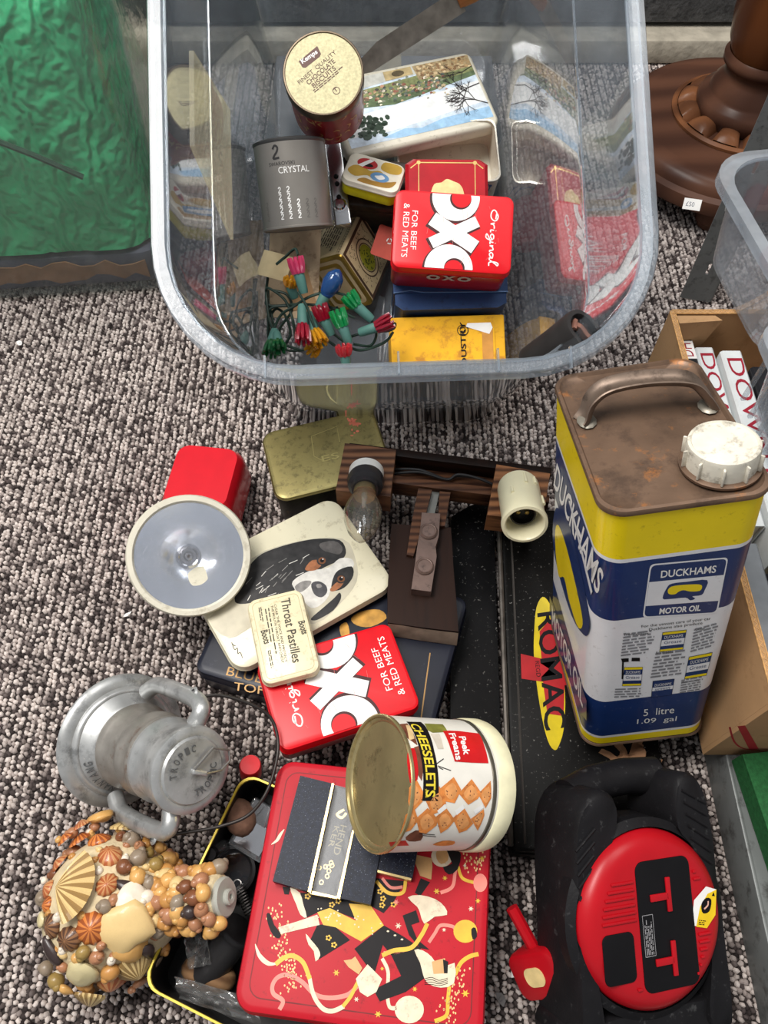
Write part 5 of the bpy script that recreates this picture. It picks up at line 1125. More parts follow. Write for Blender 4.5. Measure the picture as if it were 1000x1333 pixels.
class CylArt(Art):
    def __init__(s, parent, rad, phi):
        super().__init__(parent, step=.004); s.rad = rad; s.phi = phi
        s.wrap = lambda u, v, z: ((rad + z) * math.cos(phi + u / rad), (rad + z) * math.sin(phi + u / rad), v)
    def px(s, p):
        o = s.I @ C0; d = s.I.to_3x3() @ ray(*p)
        A_ = d.x ** 2 + d.y ** 2; B_ = o.x * d.x + o.y * d.y; Q = B_ * B_ - A_ * (o.x ** 2 + o.y ** 2 - s.rad ** 2)
        t = (-B_ - math.sqrt(max(Q, 0))) / A_; q = o + d * t
        an = math.atan2(q.y, q.x) - s.phi; an = (an + math.pi) % (2 * math.pi) - math.pi
        return (an * s.rad, q.z)
lc = MW[cz.name].inverted() @ C0; a = CylArt(cz, RCc, math.atan2(lc.y, lc.x))
zq = lambda x, y: (440 + x / 4.545, 920 + y / 4.545)
def QP(m, pts, ly, sm=0): a.poly(m, [zq(*p) for p in pts], ly, True, sm)
PR = M('label_red', S(196, 24, 28), .35); CRK = M('cracker_orange', S(214, 132, 66), .5, var=.25, scale=120, dirt=(S(160, 80, 40), .3, 160., .6)); CRL = M('cracker_pale', S(220, 152, 92), .5, var=.2, scale=150); BRN = M('photo_brown', S(112, 66, 48), .5, var=.5, scale=90)
def uvq(p): return a.px(zq(*p))
v0, v1 = .005, LC - .022
def UV(m, u0, u1, va, vb, ly): a.poly(m, [(u0, va), (u1, va), (u1, vb), (u0, vb)], ly, False)
ua, ub = uvq((470, 95))[1], 0
QP(BRN, [(345, 105), (410, 100), (460, 190), (470, 230), (400, 180)], 1); QP(pc(206, 176, 130, .3, 80), [(400, 110), (430, 110), (452, 190), (420, 200)], 2); QP(PR, [(415, 265), (450, 245), (470, 330), (470, 430), (425, 450), (408, 330)], 2, 2); QP(BRN, [(450, 240), (485, 230), (505, 360), (495, 440), (470, 400)], 1)
QP(pc(124, 124, 56, .4, 70), [(510, 100), (620, 105), (650, 150), (560, 155), (530, 140)], 1); QP(pc(206, 196, 180, .2, 60), [(545, 160), (600, 160), (625, 250), (590, 250)], 1)
dl, dr = [(405, 90), (440, 140), (470, 215), (490, 300), (503, 400), (503, 480), (497, 556)], [(592, 558), (594, 440), (586, 350), (568, 260), (545, 175), (515, 115), (490, 92)]
QP(PB, dl + dr, 3)
pA_, pB_, pC_ = uvq((428, 104)), uvq((524, 534)), uvq((478, 104)); vb_ = sum(uvq(p)[1] for p in ((470, 190), (520, 420))) / 2 ; vt_ = sum(uvq(p)[1] for p in ((520, 175), (575, 420))) / 2
a.text(M('lemon_ink', S(226, 204, 60), .4), 'CHEESELETS', (pA_[0], vb_), (pB_[0], vb_), (pA_[0], vt_), 5, False, bold=.02)
a.text(MATS['lemon_ink'], '250g', uvq((510, 485)), uvq((516, 538)), uvq((524, 484)), 5, False)
QP(PR, [(620, 145), (660, 143), (720, 146), (835, 160), (868, 240), (890, 335), (790, 332), (690, 325), (665, 250)], 3)
a.text(WHITE, 'Freans', zq(652, 160), zq(695, 318), zq(690, 158), 5, bold=.03); a.text(WHITE, 'Peek', zq(712, 178), zq(742, 288), zq(752, 178), 5, bold=.03)
for q_ in ([(605, 482), (684, 416), (728, 490), (690, 570), (636, 560)], [(712, 512), (790, 428), (848, 510), (826, 545), (770, 580)], [(828, 515), (902, 438), (906, 540), (872, 600)], [(520, 560), (600, 470), (640, 570), (600, 620), (555, 640)], [(420, 480), (460, 424), (502, 500), (500, 560), (430, 632), (414, 560)],
           [(460, 660), (530, 598), (588, 660), (584, 700), (520, 750), (480, 740)], [(576, 652), (640, 598), (692, 670), (650, 720), (606, 748)], [(678, 660), (742, 590), (800, 690), (760, 730), (716, 746)], [(786, 662), (862, 604), (866, 640), (826, 732)], [(398, 640), (452, 600), (474, 670), (430, 730), (364, 752)]):
    QP(CRK, q_, 2)
    cx, cy = sum(p[0] for p in q_) / len(q_), sum(p[1] for p in q_) / len(q_)
    QP(CRL, [(cx + (p[0] - cx) * .62, cy + (p[1] - cy) * .62) for p in q_], 3, 2)
    for k in range(5): a.disc(BRN, zq(cx + rd.gauss(0, 18), cy + rd.gauss(0, 18)), .7, .9, 4, True, 6)
for q_ in ([(586, 615), (632, 574), (642, 600), (598, 634)], [(690, 614), (738, 576), (748, 600), (702, 640)], [(800, 612), (854, 574), (862, 596), (812, 634)]): QP(WHITE, q_, 4)
QP(BRN, [(400, 770), (460, 730), (500, 745), (490, 790), (420, 795)], 1, 2); QP(CRK, [(560, 815), (620, 792), (690, 795), (680, 815), (620, 822)], 1, 2); QP(PR, [(300, 800), (400, 790), (420, 820), (310, 824)], 1)
for q_ in ([(580, 340), (625, 308)], [(590, 350), (668, 378)], [(596, 360), (622, 372)], [(500, 760), (580, 768)], [(480, 750), (572, 756)]): a.stroke(PB, [zq(*p) for p in q_], .0006, 2, True, 1)
a.build('printed_label')
# ================================================================ GALVANISED LANTERN
B0, T0 = Vector(atd(158, 962, .705)), Vector(atd(250, 1003, .612)); axz = T0 - B0; LH = axz.length
sdir = ray(43, -92) - ray(0, 0)
ln_ = thing('storm_lantern', 'galvanised storm lantern fallen over with embossed base and lid', 'lantern', frame(B0, axz, sdir))
ZN = M('galvanised_zinc', S(178, 179, 178), .36, .6, var=.22, scale=40, dirt=(S(96, 98, 98), .35, 60., .6), speck=(S(220, 220, 216), .05, 240., .8), bump=.06, bscale=60)
ZD_ = M('zinc_rusty', S(150, 145, 138), .42, .55, var=.3, scale=40, dirt=(S(110, 76, 56), .25, 50., .7))
b = MB(); b.lathe([(0, -.002), (.050, -.002), (.0580, .000), (.0600, .003), (.0585, .006), (.0520, .0085), (.0490, .0085), (.0475, .0120), (.0455, .0130), (.0440, .0125), (.0360, .0210), (.0320, .0250), (0, .025)], 64); b.build('base_dish', ZN, ln_, smooth=50)
b = MB(); b.lathe([(.0330, .024), (.0365, .028), (.0375, .032), (.0350, .036), (.0330, .044), (.0325, .056), (.0335, .060), (.0355, .062), (.0360, .066), (.0340, .070), (.0330, .078), (.0345, .080), (.0350, .084), (.0330, .088)], 56); b.build('lamp_body', ZD_, ln_, smooth=50)
b = MB(); b.lathe([(.0335, .084), (.0352, .087), (.0352, .091), (.0330, .095), (.0330, LH - .016), (.0345, LH - .012), (.0345, LH - .006), (.0350, LH - .004), (.0345, LH - .001), (.0300, LH + .001), (.0270, LH + .0005), (.0255, LH + .0025), (.0, LH + .0035)], 56); b.build('lid', ZN, ln_, smooth=45)
a = Art(ln_, Matrix.Translation((0, 0, LH + .0022)), lift=.0012)
EM = M('embossed_zinc', S(104, 106, 107), .4, .5)
def arc_text(a_, m, s_, r_, a0, a1, hgt, conv=None, ly=1):
    n = len(s_)
    for k, ch in enumerate(s_):
        if ch == ' ': continue
        an = R(a0 + (a1 - a0) * (k + .5) / n); dirn = 1 if a1 > a0 else -1
        c_, s1 = math.cos(an), math.sin(an); tx, ty = -s1 * dirn, c_ * dirn; ux, uy = -ty, tx
        w_ = abs(R(a1 - a0)) * r_ / n * .74
        p0 = (c_ * r_ - tx * w_ / 2, s1 * r_ - ty * w_ / 2); p1 = (c_ * r_ + tx * w_ / 2, s1 * r_ + ty * w_ / 2); pt = (p0[0] + ux * hgt, p0[1] + uy * hgt)
        if conv: p0, p1, pt = conv(p0), conv(p1), conv(pt)
        a_.text(m, ch, p0, p1, pt, ly, False, bold=.02)
arc_text(a, EM, 'TROPIC', .0150, 120, 10, .0060); arc_text(a, EM, 'TROPIC', .0205, 200, 300, .0060)
a.build('embossed_lettering')
b = MB(); b.box((.000, -.004, LH + .005), (.004, .013, .004), bev=.001); b.build('lid_catch', ZN, ln_)
b = MB(); b.tube([(0, -.010, LH + .006), (.004, -.024, LH + .005), (.012, -.030, LH + .0045), (.020, -.026, LH + .005), (.020, -.010, LH + .006), (.002, .002, LH + .006)], .0010, 6); b.build('lid_loop', STEEL, ln_)
an_c = lambda p: p
ab = Art(ln_, wrap=lambda x, y, z: (x, y, .0132 + (.0440 - min(.044, math.hypot(x, y))) * 1.02 + .0008 + z), step=.003)
arc_text(ab, EM, 'TROPIC', .0370, 255, 190, .0058); arc_text(ab, EM, 'NANYANG', .0370, 178, 120, .0058); ab.build('embossed_base_lettering')
for s_ in (1, -1):
    path = spline([(s_ * .034, 0, LH - .014), (s_ * .045, 0, LH - .010), (s_ * .052, 0, LH - .020), (s_ * .0545, 0, LH - .045), (s_ * .0555, 0, .050), (s_ * .054, 0, .034), (s_ * .046, 0, .020)], 6)
    b = MB(); b.tube(path, .0075, 12, flat=1.0); b.build('side_tube', ZN if s_ > 0 else ZN, ln_, smooth=50)
    b = MB(); b.lathe([(.0028, -.0012), (.0050, 0), (.0028, .0012)], 14, X=frame((s_ * .058, .004, LH - .022), (0, 1, 0), (1, 0, 0))); b.build('bail_eye', ZN, ln_)
LIi = MW[ln_.name].inverted()
bp_ = [(257, 909, .125), (285, 905, .12), (325, 916, .11), (352, 934, .10), (362, 965, .095), (358, 1000, .093), (345, 1035, .09), (322, 1062, .085), (285, 1076, .085), (240, 1084, .09), (205, 1088, .095)]
b = MB(); b.tube(spline([LIi @ at(x, y, z) for x, y, z in bp_], 6), .0014, 8); b.build('bail_handle', M('dark_wire', S(60, 56, 54), .4, .6), ln_, smooth=60)

# ================================================================ SHELL-COVERED BOTTLE
SBc = Vector(atd(147, 1180, .634)); SBn = Vector(atd(293, 1168, .598)); ax_s = (SBn - SBc); NLn = ax_s.length; axu = ax_s.normalized()
sbw = frame(SBc, axu, (0, 0, 1)); SBI = sbw.inverted()
sb = thing('shell_bottle', 'bottle encrusted all over with seashells lying beside the lantern', 'bottle', sbw)
def prof(z):
    if z < .040: return math.sqrt(max(0, .0545 ** 2 - z * z * 1.02))
    t = min(1, (z - .040) / .022); e = t * t * (3 - 2 * t)
    return .0362 * (1 - e) + .0185 * e + (.0 if z < NLn - .012 else 0)
PRF = [(0, -.0538)] + [(prof(-.0535 + .004 * k), -.0535 + .004 * k) for k in range(int((NLn + .0535) / .004))] + [(.016, NLn - .003), (0, NLn - .002)]
GRT = M('plaster_grout', S(206, 188, 152), .85, var=.15, scale=80, bump=.6, bscale=250)
b = MB(); b.lathe(PRF, 48); b.build('bottle_body', GRT, sb, smooth=60)
b = MB(); b.lathe([(0, NLn - .003), (.0145, NLn - .003), (.0150, NLn), (.0135, NLn + .0018), (.0060, NLn + .0020), (.0060, NLn + .005), (.0048, NLn + .0058), (.0022, NLn + .0055), (.0020, NLn + .002), (0, NLn + .002)], 32); b.build('plastic_stopper', M('cloudy_plastic', S(186, 186, 176), .45, trans=.2), sb, smooth=40)
def on_bottle(x, y):
    o = SBI @ C0; d = (SBI.to_3x3() @ ray(x, y)).normalized(); t = .35; best = None
    for k in range(700):
        p = o + d * t; r_ = math.hypot(p.x, p.y)
        if -.0538 < p.z < NLn and r_ < prof(p.z): break
        s_ = r_ - (prof(p.z) if -.0538 < p.z < NLn else 0)
        if best is None or s_ < best[0]: best = (s_, p.copy())
        t += .0008
    else: p = best[1]
    n_ = Vector((p.x, p.y, 0)).normalized(); dz = (prof(p.z + .001) - prof(p.z - .001)) / .002
    n_ = (n_ + Vector((0, 0, max(-2.5, min(2.5, -dz))))).normalized(); return p, n_
def ribbed(nr, apex, hgt, fan=False):
    b_ = MB(); seg = nr * 2; rings_ = []
    for k, t in enumerate((1., .8, .55, .3, .1)):
        ring_ = []
        for i in range(seg):
            an = 2 * math.pi * i / seg; rib = 1 + (.05 if i % 2 == 0 else -.03) * t
            rx = t * math.cos(an) * rib; ry = t * math.sin(an) * rib
            z = hgt * (1 - t ** 1.7) + (.035 if i % 2 == 0 else -.02) * t
            ring_.append((rx + apex[0] * (1 - t), ry + apex[1] * (1 - t), z))
        rings_.append(ring_)
    base_ = [(x * 1.0, y * 1.0, -.15) for x, y, z in rings_[0]]
    rings_ = [base_] + rings_; n0 = len(b_.f); b_.loft(rings_)
    b_.m = [(i % 2) if f and len(f) == 4 else 0 for i, f in enumerate(b_.f)]; return b_
def fan_shell():
    b_ = MB(); nr = 30; vs = []; nR = 7
    for k in range(nR):
        t = k / (nR - 1)
        for i in range(nr + 1):
            an = R(-62 + 124 * i / nr); e = math.cos(R((i / nr - .5) * 140)) ** .35 if 0 < i < nr else .55
            rr_ = t * 2.0 * (.80 + .20 * e) * (1 + .02 * (i % 2))
            z = .34 * math.sin(math.pi * min(1, .12 + t * .80)) * (.35 + .65 * e) + (.05 if i % 2 else -.03) * t
            vs.append((math.sin(an) * rr_, math.cos(an) * rr_ - 1.0, z))
    fs = [(k * (nr + 1) + i, k * (nr + 1) + i + 1, (k + 1) * (nr + 1) + i + 1, (k + 1) * (nr + 1) + i) for k in range(nR - 1) for i in range(nr)]
    b_.add(vs, [tuple(reversed(f)) for f in fs]); b_.m = [((i % nr) // 2) % 2 for i in range(len(fs))]; return b_
def stone(seed):
    b_ = MB(); rn = random.Random(seed); off = Vector((rn.random() * 9, rn.random() * 9, 0)); b_.ball((0, 0, 0), 1, 16)
    b_.v = [tuple(Vector(p) * (1 + .28 * noise.noise(Vector(p) * 1.3 + off))) for p in b_.v]; b_.v = [(x, y, z * .42) for x, y, z in b_.v]; return b_
def snail():
    b_ = MB(); b_.ball((0, 0, .1), 1, 12, sc=(1, .9, .85)); b_.ball((.55, .25, .45), .5, 8); return b_
def mussel():
    b_ = MB(); b_.ball((0, 0, 0), 1, 14, sc=(.55, 1.1, .35)); b_.v = [(x * (1 - .35 * y) + .12 * y * y, y, z) for x, y, z in b_.v]; return b_
SM = lambda n, c, v=.3: M('shell_' + n, S(*c), .32, var=v, scale=160, coat=.25, bump=.1, bscale=300)
pal = {'orange': (SM('orange', (206, 124, 62)), SM('orange_dark', (150, 78, 40))), 'rust': (SM('rust', (168, 92, 54)), SM('rust_pale', (196, 140, 92))), 'brown': (SM('brown', (136, 96, 64)), SM('brown_dark', (84, 56, 40))), 'sand': (SM('sand', (206, 178, 122)), SM('sand_dark', (138, 110, 66))), 'fan': (SM('fan_pale', (216, 186, 128)), SM('fan_dark', (150, 118, 72))),
       'tan': (SM('tan', (206, 158, 92)),), 'grey': (SM('grey', (140, 124, 106)),), 'dark': (SM('dark', (58, 46, 44)),), 'honey': (SM('honey', (184, 132, 72)),), 'pinkish': (SM('pinkish', (166, 116, 84)),), 'olive': (SM('olive', (150, 124, 70)),), 'chest': (SM('chestnut', (120, 74, 48)),), 'stone': (SM('stone', (204, 190, 146)),), 'stone2': (SM('stone_beige', (216, 186, 130)),), 'chip': (SM('chip', (226, 214, 196), .08),)}
CACHE = {}
def shell(kind, col, x, y, r_, rot=0, mk=None, name='shell', sx=1., sy=1., px=True, lift=.0):
    key = (kind, col)
    if key not in CACHE:
        bld = mk(); o = bld.build(name, list(pal[col]), sb, smooth=55); CACHE[key] = o.data; o2_ = o
    else: o2_ = link(name, CACHE[key], sb)
    p, n_ = on_bottle(x, y) if px else (x, y)
    X = frame(p + n_ * lift, n_, SBI.to_3x3() @ Vector((math.cos(R(rot)), math.sin(R(rot)), 0))) @ Matrix.Diagonal((r_ * sx, r_ * sy, r_, 1))
    o2_.matrix_local = X; return o2_
c2 = lambda x, y: (40 + x / 3.571, 1040 + y / 3.571)
lim = lambda: ribbed(11, (.1, .1), .55); coc = lambda: ribbed(16, (0, -.55), .6)
U = .000176
shell('fan', 'fan', *c2(220, 415), 92 * U, -90, fan_shell, 'scallop_shell', 1.0, 1., lift=.004)
for x, y, r_, c_ in ((370, 265, 58, 'rust'), (355, 400, 50, 'rust'), (320, 195, 52, 'orange'), (285, 600, 66, 'orange'), (100, 590, 52, 'brown'), (180, 650, 58, 'brown'), (375, 850, 60, 'rust'), (85, 420, 40, 'rust'), (140, 300, 44, 'rust'), (80, 490, 34, 'orange'), (165, 190, 42, 'orange')):
    shell('lim', c_, *c2(x, y), r_ * U, random.uniform(0, 360), lim, 'limpet_shell', 1, random.uniform(.85, 1.1), lift=.001)
for x, y, r_, c_, ro_ in ((480, 770, 76, 'sand', 0), (275, 910, 66, 'sand', 20), (232, 195, 52, 'orange', 200), (440, 140, 70, 'sand', 100), (235, 130, 40, 'rust', 160)): shell('coc', c_, *c2(x, y), r_ * U, ro_, coc, 'cockle_shell', lift=.001)
for x, y, r_, c_, k in ((245, 800, 74, 'stone', 1), (450, 585, 108, 'stone2', 2), (330, 95, 62, 'tan', 3), (60, 560, 34, 'stone', 4), (165, 872, 40, 'tan', 5), (470, 465, 66, 'chip', 6), (460, 680, 74, 'tan', 7), (560, 760, 50, 'grey', 8), (505, 840, 40, 'pinkish', 9), (570, 190, 46, 'tan', 11)): shell('st%d' % k, c_, *c2(x, y), r_ * U, k * 40, (lambda k=k: stone(k)), 'pebble', lift=.002)
for x, y, r_, ro_ in ((105, 700, 66, 35), (440, 412, 50, 70), (545, 700, 50, 200)): shell('mus', 'dark', *c2(x, y), r_ * U, ro_, mussel, 'mussel_shell', lift=.002)
per = [(430, 325, 38, 'chest'), (495, 370, 42, 'tan'), (495, 285, 44, 'grey'), (575, 315, 38, 'olive'), (640, 285, 37, 'pinkish'), (590, 240, 30, 'tan'), (545, 265, 28, 'olive'), (465, 205, 44, 'grey'), (250, 705, 34, 'olive'), (85, 775, 34, 'grey'), (370, 790, 42, 'honey'), (330, 675, 22, 'pinkish'), (310, 725, 34, 'pinkish'), (375, 740, 22, 'chip'), (385, 470, 26, 'pinkish'), (345, 500, 34, 'grey'), (545, 395, 34, 'grey'), (275, 870, 30, 'honey'), (200, 170, 30, 'pinkish'), (160, 770, 24, 'pinkish'),
       (130, 830, 40, 'olive'), (420, 190, 30, 'brown1'), (530, 220, 28, 'honey'), (500, 230, 26, 'pinkish')]
neck = [(628, 345, 'honey'), (590, 415, 'honey'), (645, 390, 'tan'), (685, 405, 'stone2'), (725, 415, 'chest'), (765, 350, 'honey'), (710, 355, 'pinkish'), (835, 345, 'honey'), (795, 390, 'pinkish'), (765, 460, 'chest'), (645, 470, 'honey'), (690, 480, 'grey'), (550, 505, 'tan'), (595, 480, 'pinkish'), (650, 535, 'pinkish'), (710, 550, 'honey'), (745, 520, 'dark'), (800, 510, 'pinkish'), (770, 570, 'pinkish'), (835, 550, 'pinkish'), (625, 565, 'honey'), (575, 560, 'stone2'), (660, 590, 'honey'), (735, 588, 'tan'), (880, 565, 'tan'), (690, 335, 'grey'), (875, 330, 'grey'), (590, 605, 'grey'), (680, 440, 'tan'), (810, 440, 'tan'), (610, 440, 'tan'), (535, 460, 'chip'), (690, 520, 'tan'), (840, 600, 'tan')]
for x, y, r_, c_ in per: shell('sn', c_ if c_ in pal else 'chest', *c2(x, y), r_ * U, random.uniform(0, 360), snail, 'periwinkle_shell', lift=.002)
for x, y, c_ in neck: shell('sn', c_, *c2(x, y), 37 * U * random.uniform(.92, 1.15), random.uniform(0, 360), snail, 'periwinkle_shell', lift=.0015)
rf = random.Random(17)
for q in range(70):      # smaller shells fill the rest of the surface all round
    z = rf.uniform(-.045, NLn - .02); an = rf.uniform(0, 6.283); p = Vector((prof(z) * math.cos(an), prof(z) * math.sin(an), z)); wp = sbw @ p
    n_ = Vector((math.cos(an), math.sin(an), z * 14 if z < .04 else 0)).normalized()
    if (sbw.to_3x3() @ n_).dot((C0 - wp).normalized()) > .35: continue
    shell('sn', rf.choice(['honey', 'tan', 'grey', 'pinkish', 'chest', 'stone2']), p, n_, rf.uniform(.005, .008), rf.uniform(0, 360), snail, 'periwinkle_shell', px=False)
for q in range(80):      # tiny ones between the big shells
    x, y = rf.uniform(60, 600), rf.uniform(60, 900)
    if math.hypot(x - 380, y - 490) > 420 or math.hypot(x - 210, y - 410) < 130: continue
    if min(math.hypot(x - e_[0], y - e_[1]) for e_ in ((370, 265), (355, 400), (285, 600), (245, 800), (450, 585), (470, 465), (480, 770), (180, 650))) < 52: continue
    try: shell('sn', rf.choice(['honey', 'tan', 'pinkish', 'chip', 'stone2']), *c2(x, y), rf.uniform(.0028, .0046), rf.uniform(0, 360), snail, 'periwinkle_shell')
    except Exception: pass

# ================================================================ BLACK OPEN TIN WITH YELLOW RIM AND ODDMENTS
A_, B_ = at(318, 1006, .06), at(184, 1282, .06); yv = (A_ - B_); LT = yv.length; yu = yv.normalized(); xu = Vector((yu.y, -yu.x, 0)); WTn = .150
cen = B_ + yu * LT / 2 + xu * WTn / 2
bt_ = thing('oddments_tin', 'open black tin with thin yellow rim full of oddments', 'tin', frame((cen.x, cen.y, 0), (0, 0, 1), xu))
rg = lambda ins, z: [(x, y, z) for x, y in rr(WTn - 2 * ins, LT - 2 * ins, .014, 5)]
b = MB(); b.loft([rg(.001, 0), rg(0, .001), rg(0, .0595), rg(.001, .0595), rg(.001, .0015)]); b.build('tin_body', M('black_inside', S(26, 25, 25), .4, .2), bt_)
b = MB(); b.loft([rg(-.0008, .0585), rg(-.0004, .0608), rg(.0012, .0608), rg(.0014, .0585)], close=True); b.build('yellow_rim', M('yellow_rim', S(196, 172, 60), .35, .2), bt_)
def odd(name, label, cat, x, y, z, e=(0, 0, 0)): p = at(x, y, z); return thing(name, label, cat, pose(p, e))
o = odd('red_capped_bottle', 'small bottle with a red cap inside the black oddments tin', 'bottle', 328, 1022, .004, (-8, 6, 0))
b = MB(); b.lathe([(0, 0), (.010, 0), (.011, .002), (.011, .026), (.008, .032), (0, .032)], 24); b.build('bottle_body', M('amber_dark', S(52, 36, 32), .25), o)
b = MB(); b.lathe([(0, .031), (.0098, .031), (.0098, .050), (.0088, .052), (0, .0522)], 28); b.build('cap', M('cap_red', S(214, 36, 44), .35), o)
o = odd('cork_bung', 'brown cork bung inside the black oddments tin', 'cork', 313, 1064, .038, (0, 0, 30)); b = MB(); b.ball((0, 0, 0), .0165, 16, sc=(.85, 1.05, .8)); b.v = [tuple(Vector(p) * (1 + .05 * noise.noise(Vector(p) * 120))) for p in b.v]; tag(o, 'brown cork bung inside the black oddments tin', 'cork'); b.build('bung_body', M('cork', S(112, 82, 66), .8, var=.25, scale=150, bump=.3), o)
o = odd('glass_slide_box', 'clear glass box under the cork in the oddments tin', 'glass box', 338, 1078, .020, (12, 8, -28)); b = MB(); b.box((0, 0, .009), (.034, .044, .018), bev=.002); b.build('box_shell', clear('slide_glass', (.78, .8, .82), .2, (.7, .72, .75), .03, .15), o)
b = MB(); b.box((0, -.006, .019), (.026, .022, .001)); b.build('foil_label', CHROME, o)
o = odd('film_canister', 'black plastic film canister inside the oddments tin', 'canister', 288, 1240, .026); X = frame((0, 0, 0), (.55, .62, .45), (1, 0, 0)); b = MB(); b.lathe([(0, -.024), (.0145, -.024), (.0150, -.022), (.0150, .020), (.0160, .020), (.0160, .026), (0, .026)], 32, X=X); b.build('canister_body', M('black_plastic', S(46, 45, 46), .32), o)
b = MB(); b.lathe([(.0162, .0205), (.0166, .0215), (.0166, .0245), (.0162, .0255)], 32, X=X); b.build('lid_band', MATS['black_plastic'], o)
o = odd('lens_ring', 'black round lens ring deep inside the oddments tin', 'ring', 306, 1132, .012, (10, 0, 0)); b = MB(); b.lathe([(.014, 0), (.020, 0), (.020, .012), (.0175, .012), (.0165, .004), (.014, .003)], 32); b.build('ring_body', M('black_satin', S(34, 33, 34), .3, .3), o); b = MB(); b.lathe([(0, .002), (.0145, .002)], 24); b.build('glass_disc', clear('dark_lens', (.4, .42, .45), .05, (.4, .4, .45), .03, .12), o)
o = odd('coil_spring', 'small steel coil spring inside the oddments tin', 'spring', 318, 1172, .030); b = MB(); b.tube([(-.012 + .024 * k / 90, .004 * math.cos(k * .7), .004 * math.sin(k * .7)) for k in range(91)], .0007, 5, X=Matrix.Rotation(R(-60), 4, 'Z')); b.build('coil', STEEL, o)
b = MB(); b.tube([(.0035 * math.cos(k * .5) - .0145, .0035 * math.sin(k * .5), 0) for k in range(11)], .0007, 5, X=Matrix.Rotation(R(-60), 4, 'Z')); b.build('hook', STEEL, o)
o = odd('wooden_plug', 'rounded brown wooden plug beneath the film canister', 'plug', 272, 1268, .018, (0, 0, -15)); b = MB(); b.ball((0, 0, 0), .020, 16, sc=(1.2, .7, .6)); b.build('plug_body', wood('plug_wood', S(140, 108, 78), S(92, 66, 46), 30, 0), o)
def film(name, label, px_list, z, sd, m):
    p0 = at(*px_list[0], z); o_ = thing(name, label, 'plastic wrap', Matrix.Translation(p0)); n = 18; a3 = [at(*p, z) - p0 for p in px_list]; vs = []
    for top in (0, 1):
        for i in range(n):
            for j in range(10):
                u, v = i / (n - 1), j / 9; p = (a3[0] * (1 - u) + a3[1] * u) * (1 - v) + (a3[3] * (1 - u) + a3[2] * u) * v
                h = .010 * noise.noise(Vector((u * 4 + sd, v * 3, sd))) + .006 * noise.noise(Vector((u * 11, v * 9, sd))); vs.append((p.x, p.y, h + top * .0003))
    fs = [(i * 10 + j, (i + 1) * 10 + j, (i + 1) * 10 + j + 1, i * 10 + j + 1) for i in range(n - 1) for j in range(9)]
    b_ = MB(); b_.add(vs, fs + [tuple(180 + q for q in reversed(f)) for f in fs]); b_.build('film_sheet', m, o_, smooth=60)
    b_ = MB(); b_.tube([vs[i * 10] for i in range(n)], .0007, 5); b_.build('film_fold', m, o_)
FM = clear('cling_film', (.90, .90, .90), .10, (.8, .8, .78), .06, .10, bump=.5)
film('crumpled_film', 'crumpled clear plastic wrap at the bottom of the oddments tin', [(228, 1272), (330, 1300), (340, 1336), (232, 1300)], .045, 1.3, FM); film('crumpled_film', 'crumpled clear plastic wrap beside the black film canister', [(240, 1225), (270, 1205), (275, 1255), (246, 1262)], .040, 4.1, FM)
o = odd('glass_vial', 'slim glass vial standing behind the cork in the oddments tin', 'vial', 298, 1098, .012, (20, 0, -25)); b = MB(); b.lathe([(0, 0), (.006, 0), (.006, .030), (.004, .034), (.004, .040), (0, .040)], 18); b.build('vial_body', clear('vial_glass', (.8, .82, .82), .08, (.7, .7, .7), .03, .12), o); b = MB(); b.lathe([(0, .039), (.0048, .039), (.0048, .046), (0, .046)], 16); b.build('vial_stopper', BLACK, o)

# ================================================================ CABLE REEL
RLW = pose((.2000, .036, .108), (22, 17, 9))
rl_ = thing('cable_reel', 'black cassette cable reel with round red face and carry handle', 'cable reel', RLW)
PBk = M('reel_black', S(24, 23, 25), .5, spec=.2, var=.15, scale=60, bump=.08, bscale=500, dirt=(S(80, 80, 80), .08, 120., .5))
PRd = M('reel_red', S(172, 14, 26), .32, var=.08, scale=30)
RD = .0605
b = MB(); b.lathe([(0, -.016), (RD + .010, -.016), (RD + .0105, -.004), (RD + .004, .0)], 64); b.build('drum_rim', PBk, rl_, smooth=50)
b = MB(); b.lathe([(RD + .003, -.004), (RD + .002, .001), (RD - .002, .0055), (RD - .008, .0085), (RD - .014, .009), (0, .009)], 72); face = b.build('red_face', PRd, rl_, smooth=40)
# frame: two cheeks tapering upward, base, carry bar
def plate(name, poly, z0, z1, bev=.004):
    b_ = MB(); cx = sum(p[0] for p in poly) / len(poly); cy = sum(p[1] for p in poly) / len(poly)
    def sh(p, k):
        d = Vector((p[0] - cx, p[1] - cy)); l = d.length; return (cx + d.x * (l - k) / l, cy + d.y * (l - k) / l)
    P = [(v.x, v.y) for v in spline([(x, y, 0) for x, y in poly], 4, True)]
    b_.loft([[(*sh(p, bev), z0) for p in P], [(*p, z0 + bev) for p in P], [(*p, z1 - bev) for p in P], [(*sh(p, bev), z1) for p in P]]); return b_.build(name, PBk, rl_, smooth=50)
plate('frame_cheek', [(-.064, -.088), (-.046, -.086), (-.050, -.030), (-.050, .030), (-.026, .060), (-.020, .084), (-.034, .094), (-.054, .080), (-.062, .036), (-.064, -.040)], -.062, .000)
plate('frame_cheek', [(.046, -.080), (.066, -.084), (.068, -.030), (.068, .035), (.062, .086), (.050, .100), (.036, .094), (.032, .064), (.048, .040), (.054, -.030)], -.062, .000)
plate('frame_bridge', [(-.050, .026), (-.030, .046), (0, .056), (.030, .046), (.050, .026), (.050, .058), (.030, .064), (-.030, .064), (-.046, .058)], -.062, -.012, .003)
plate('frame_base', [(-.064, -.090), (0, -.088), (.066, -.090), (.064, -.068), (0, -.064), (-.062, -.068)], -.062, -.004, .003)
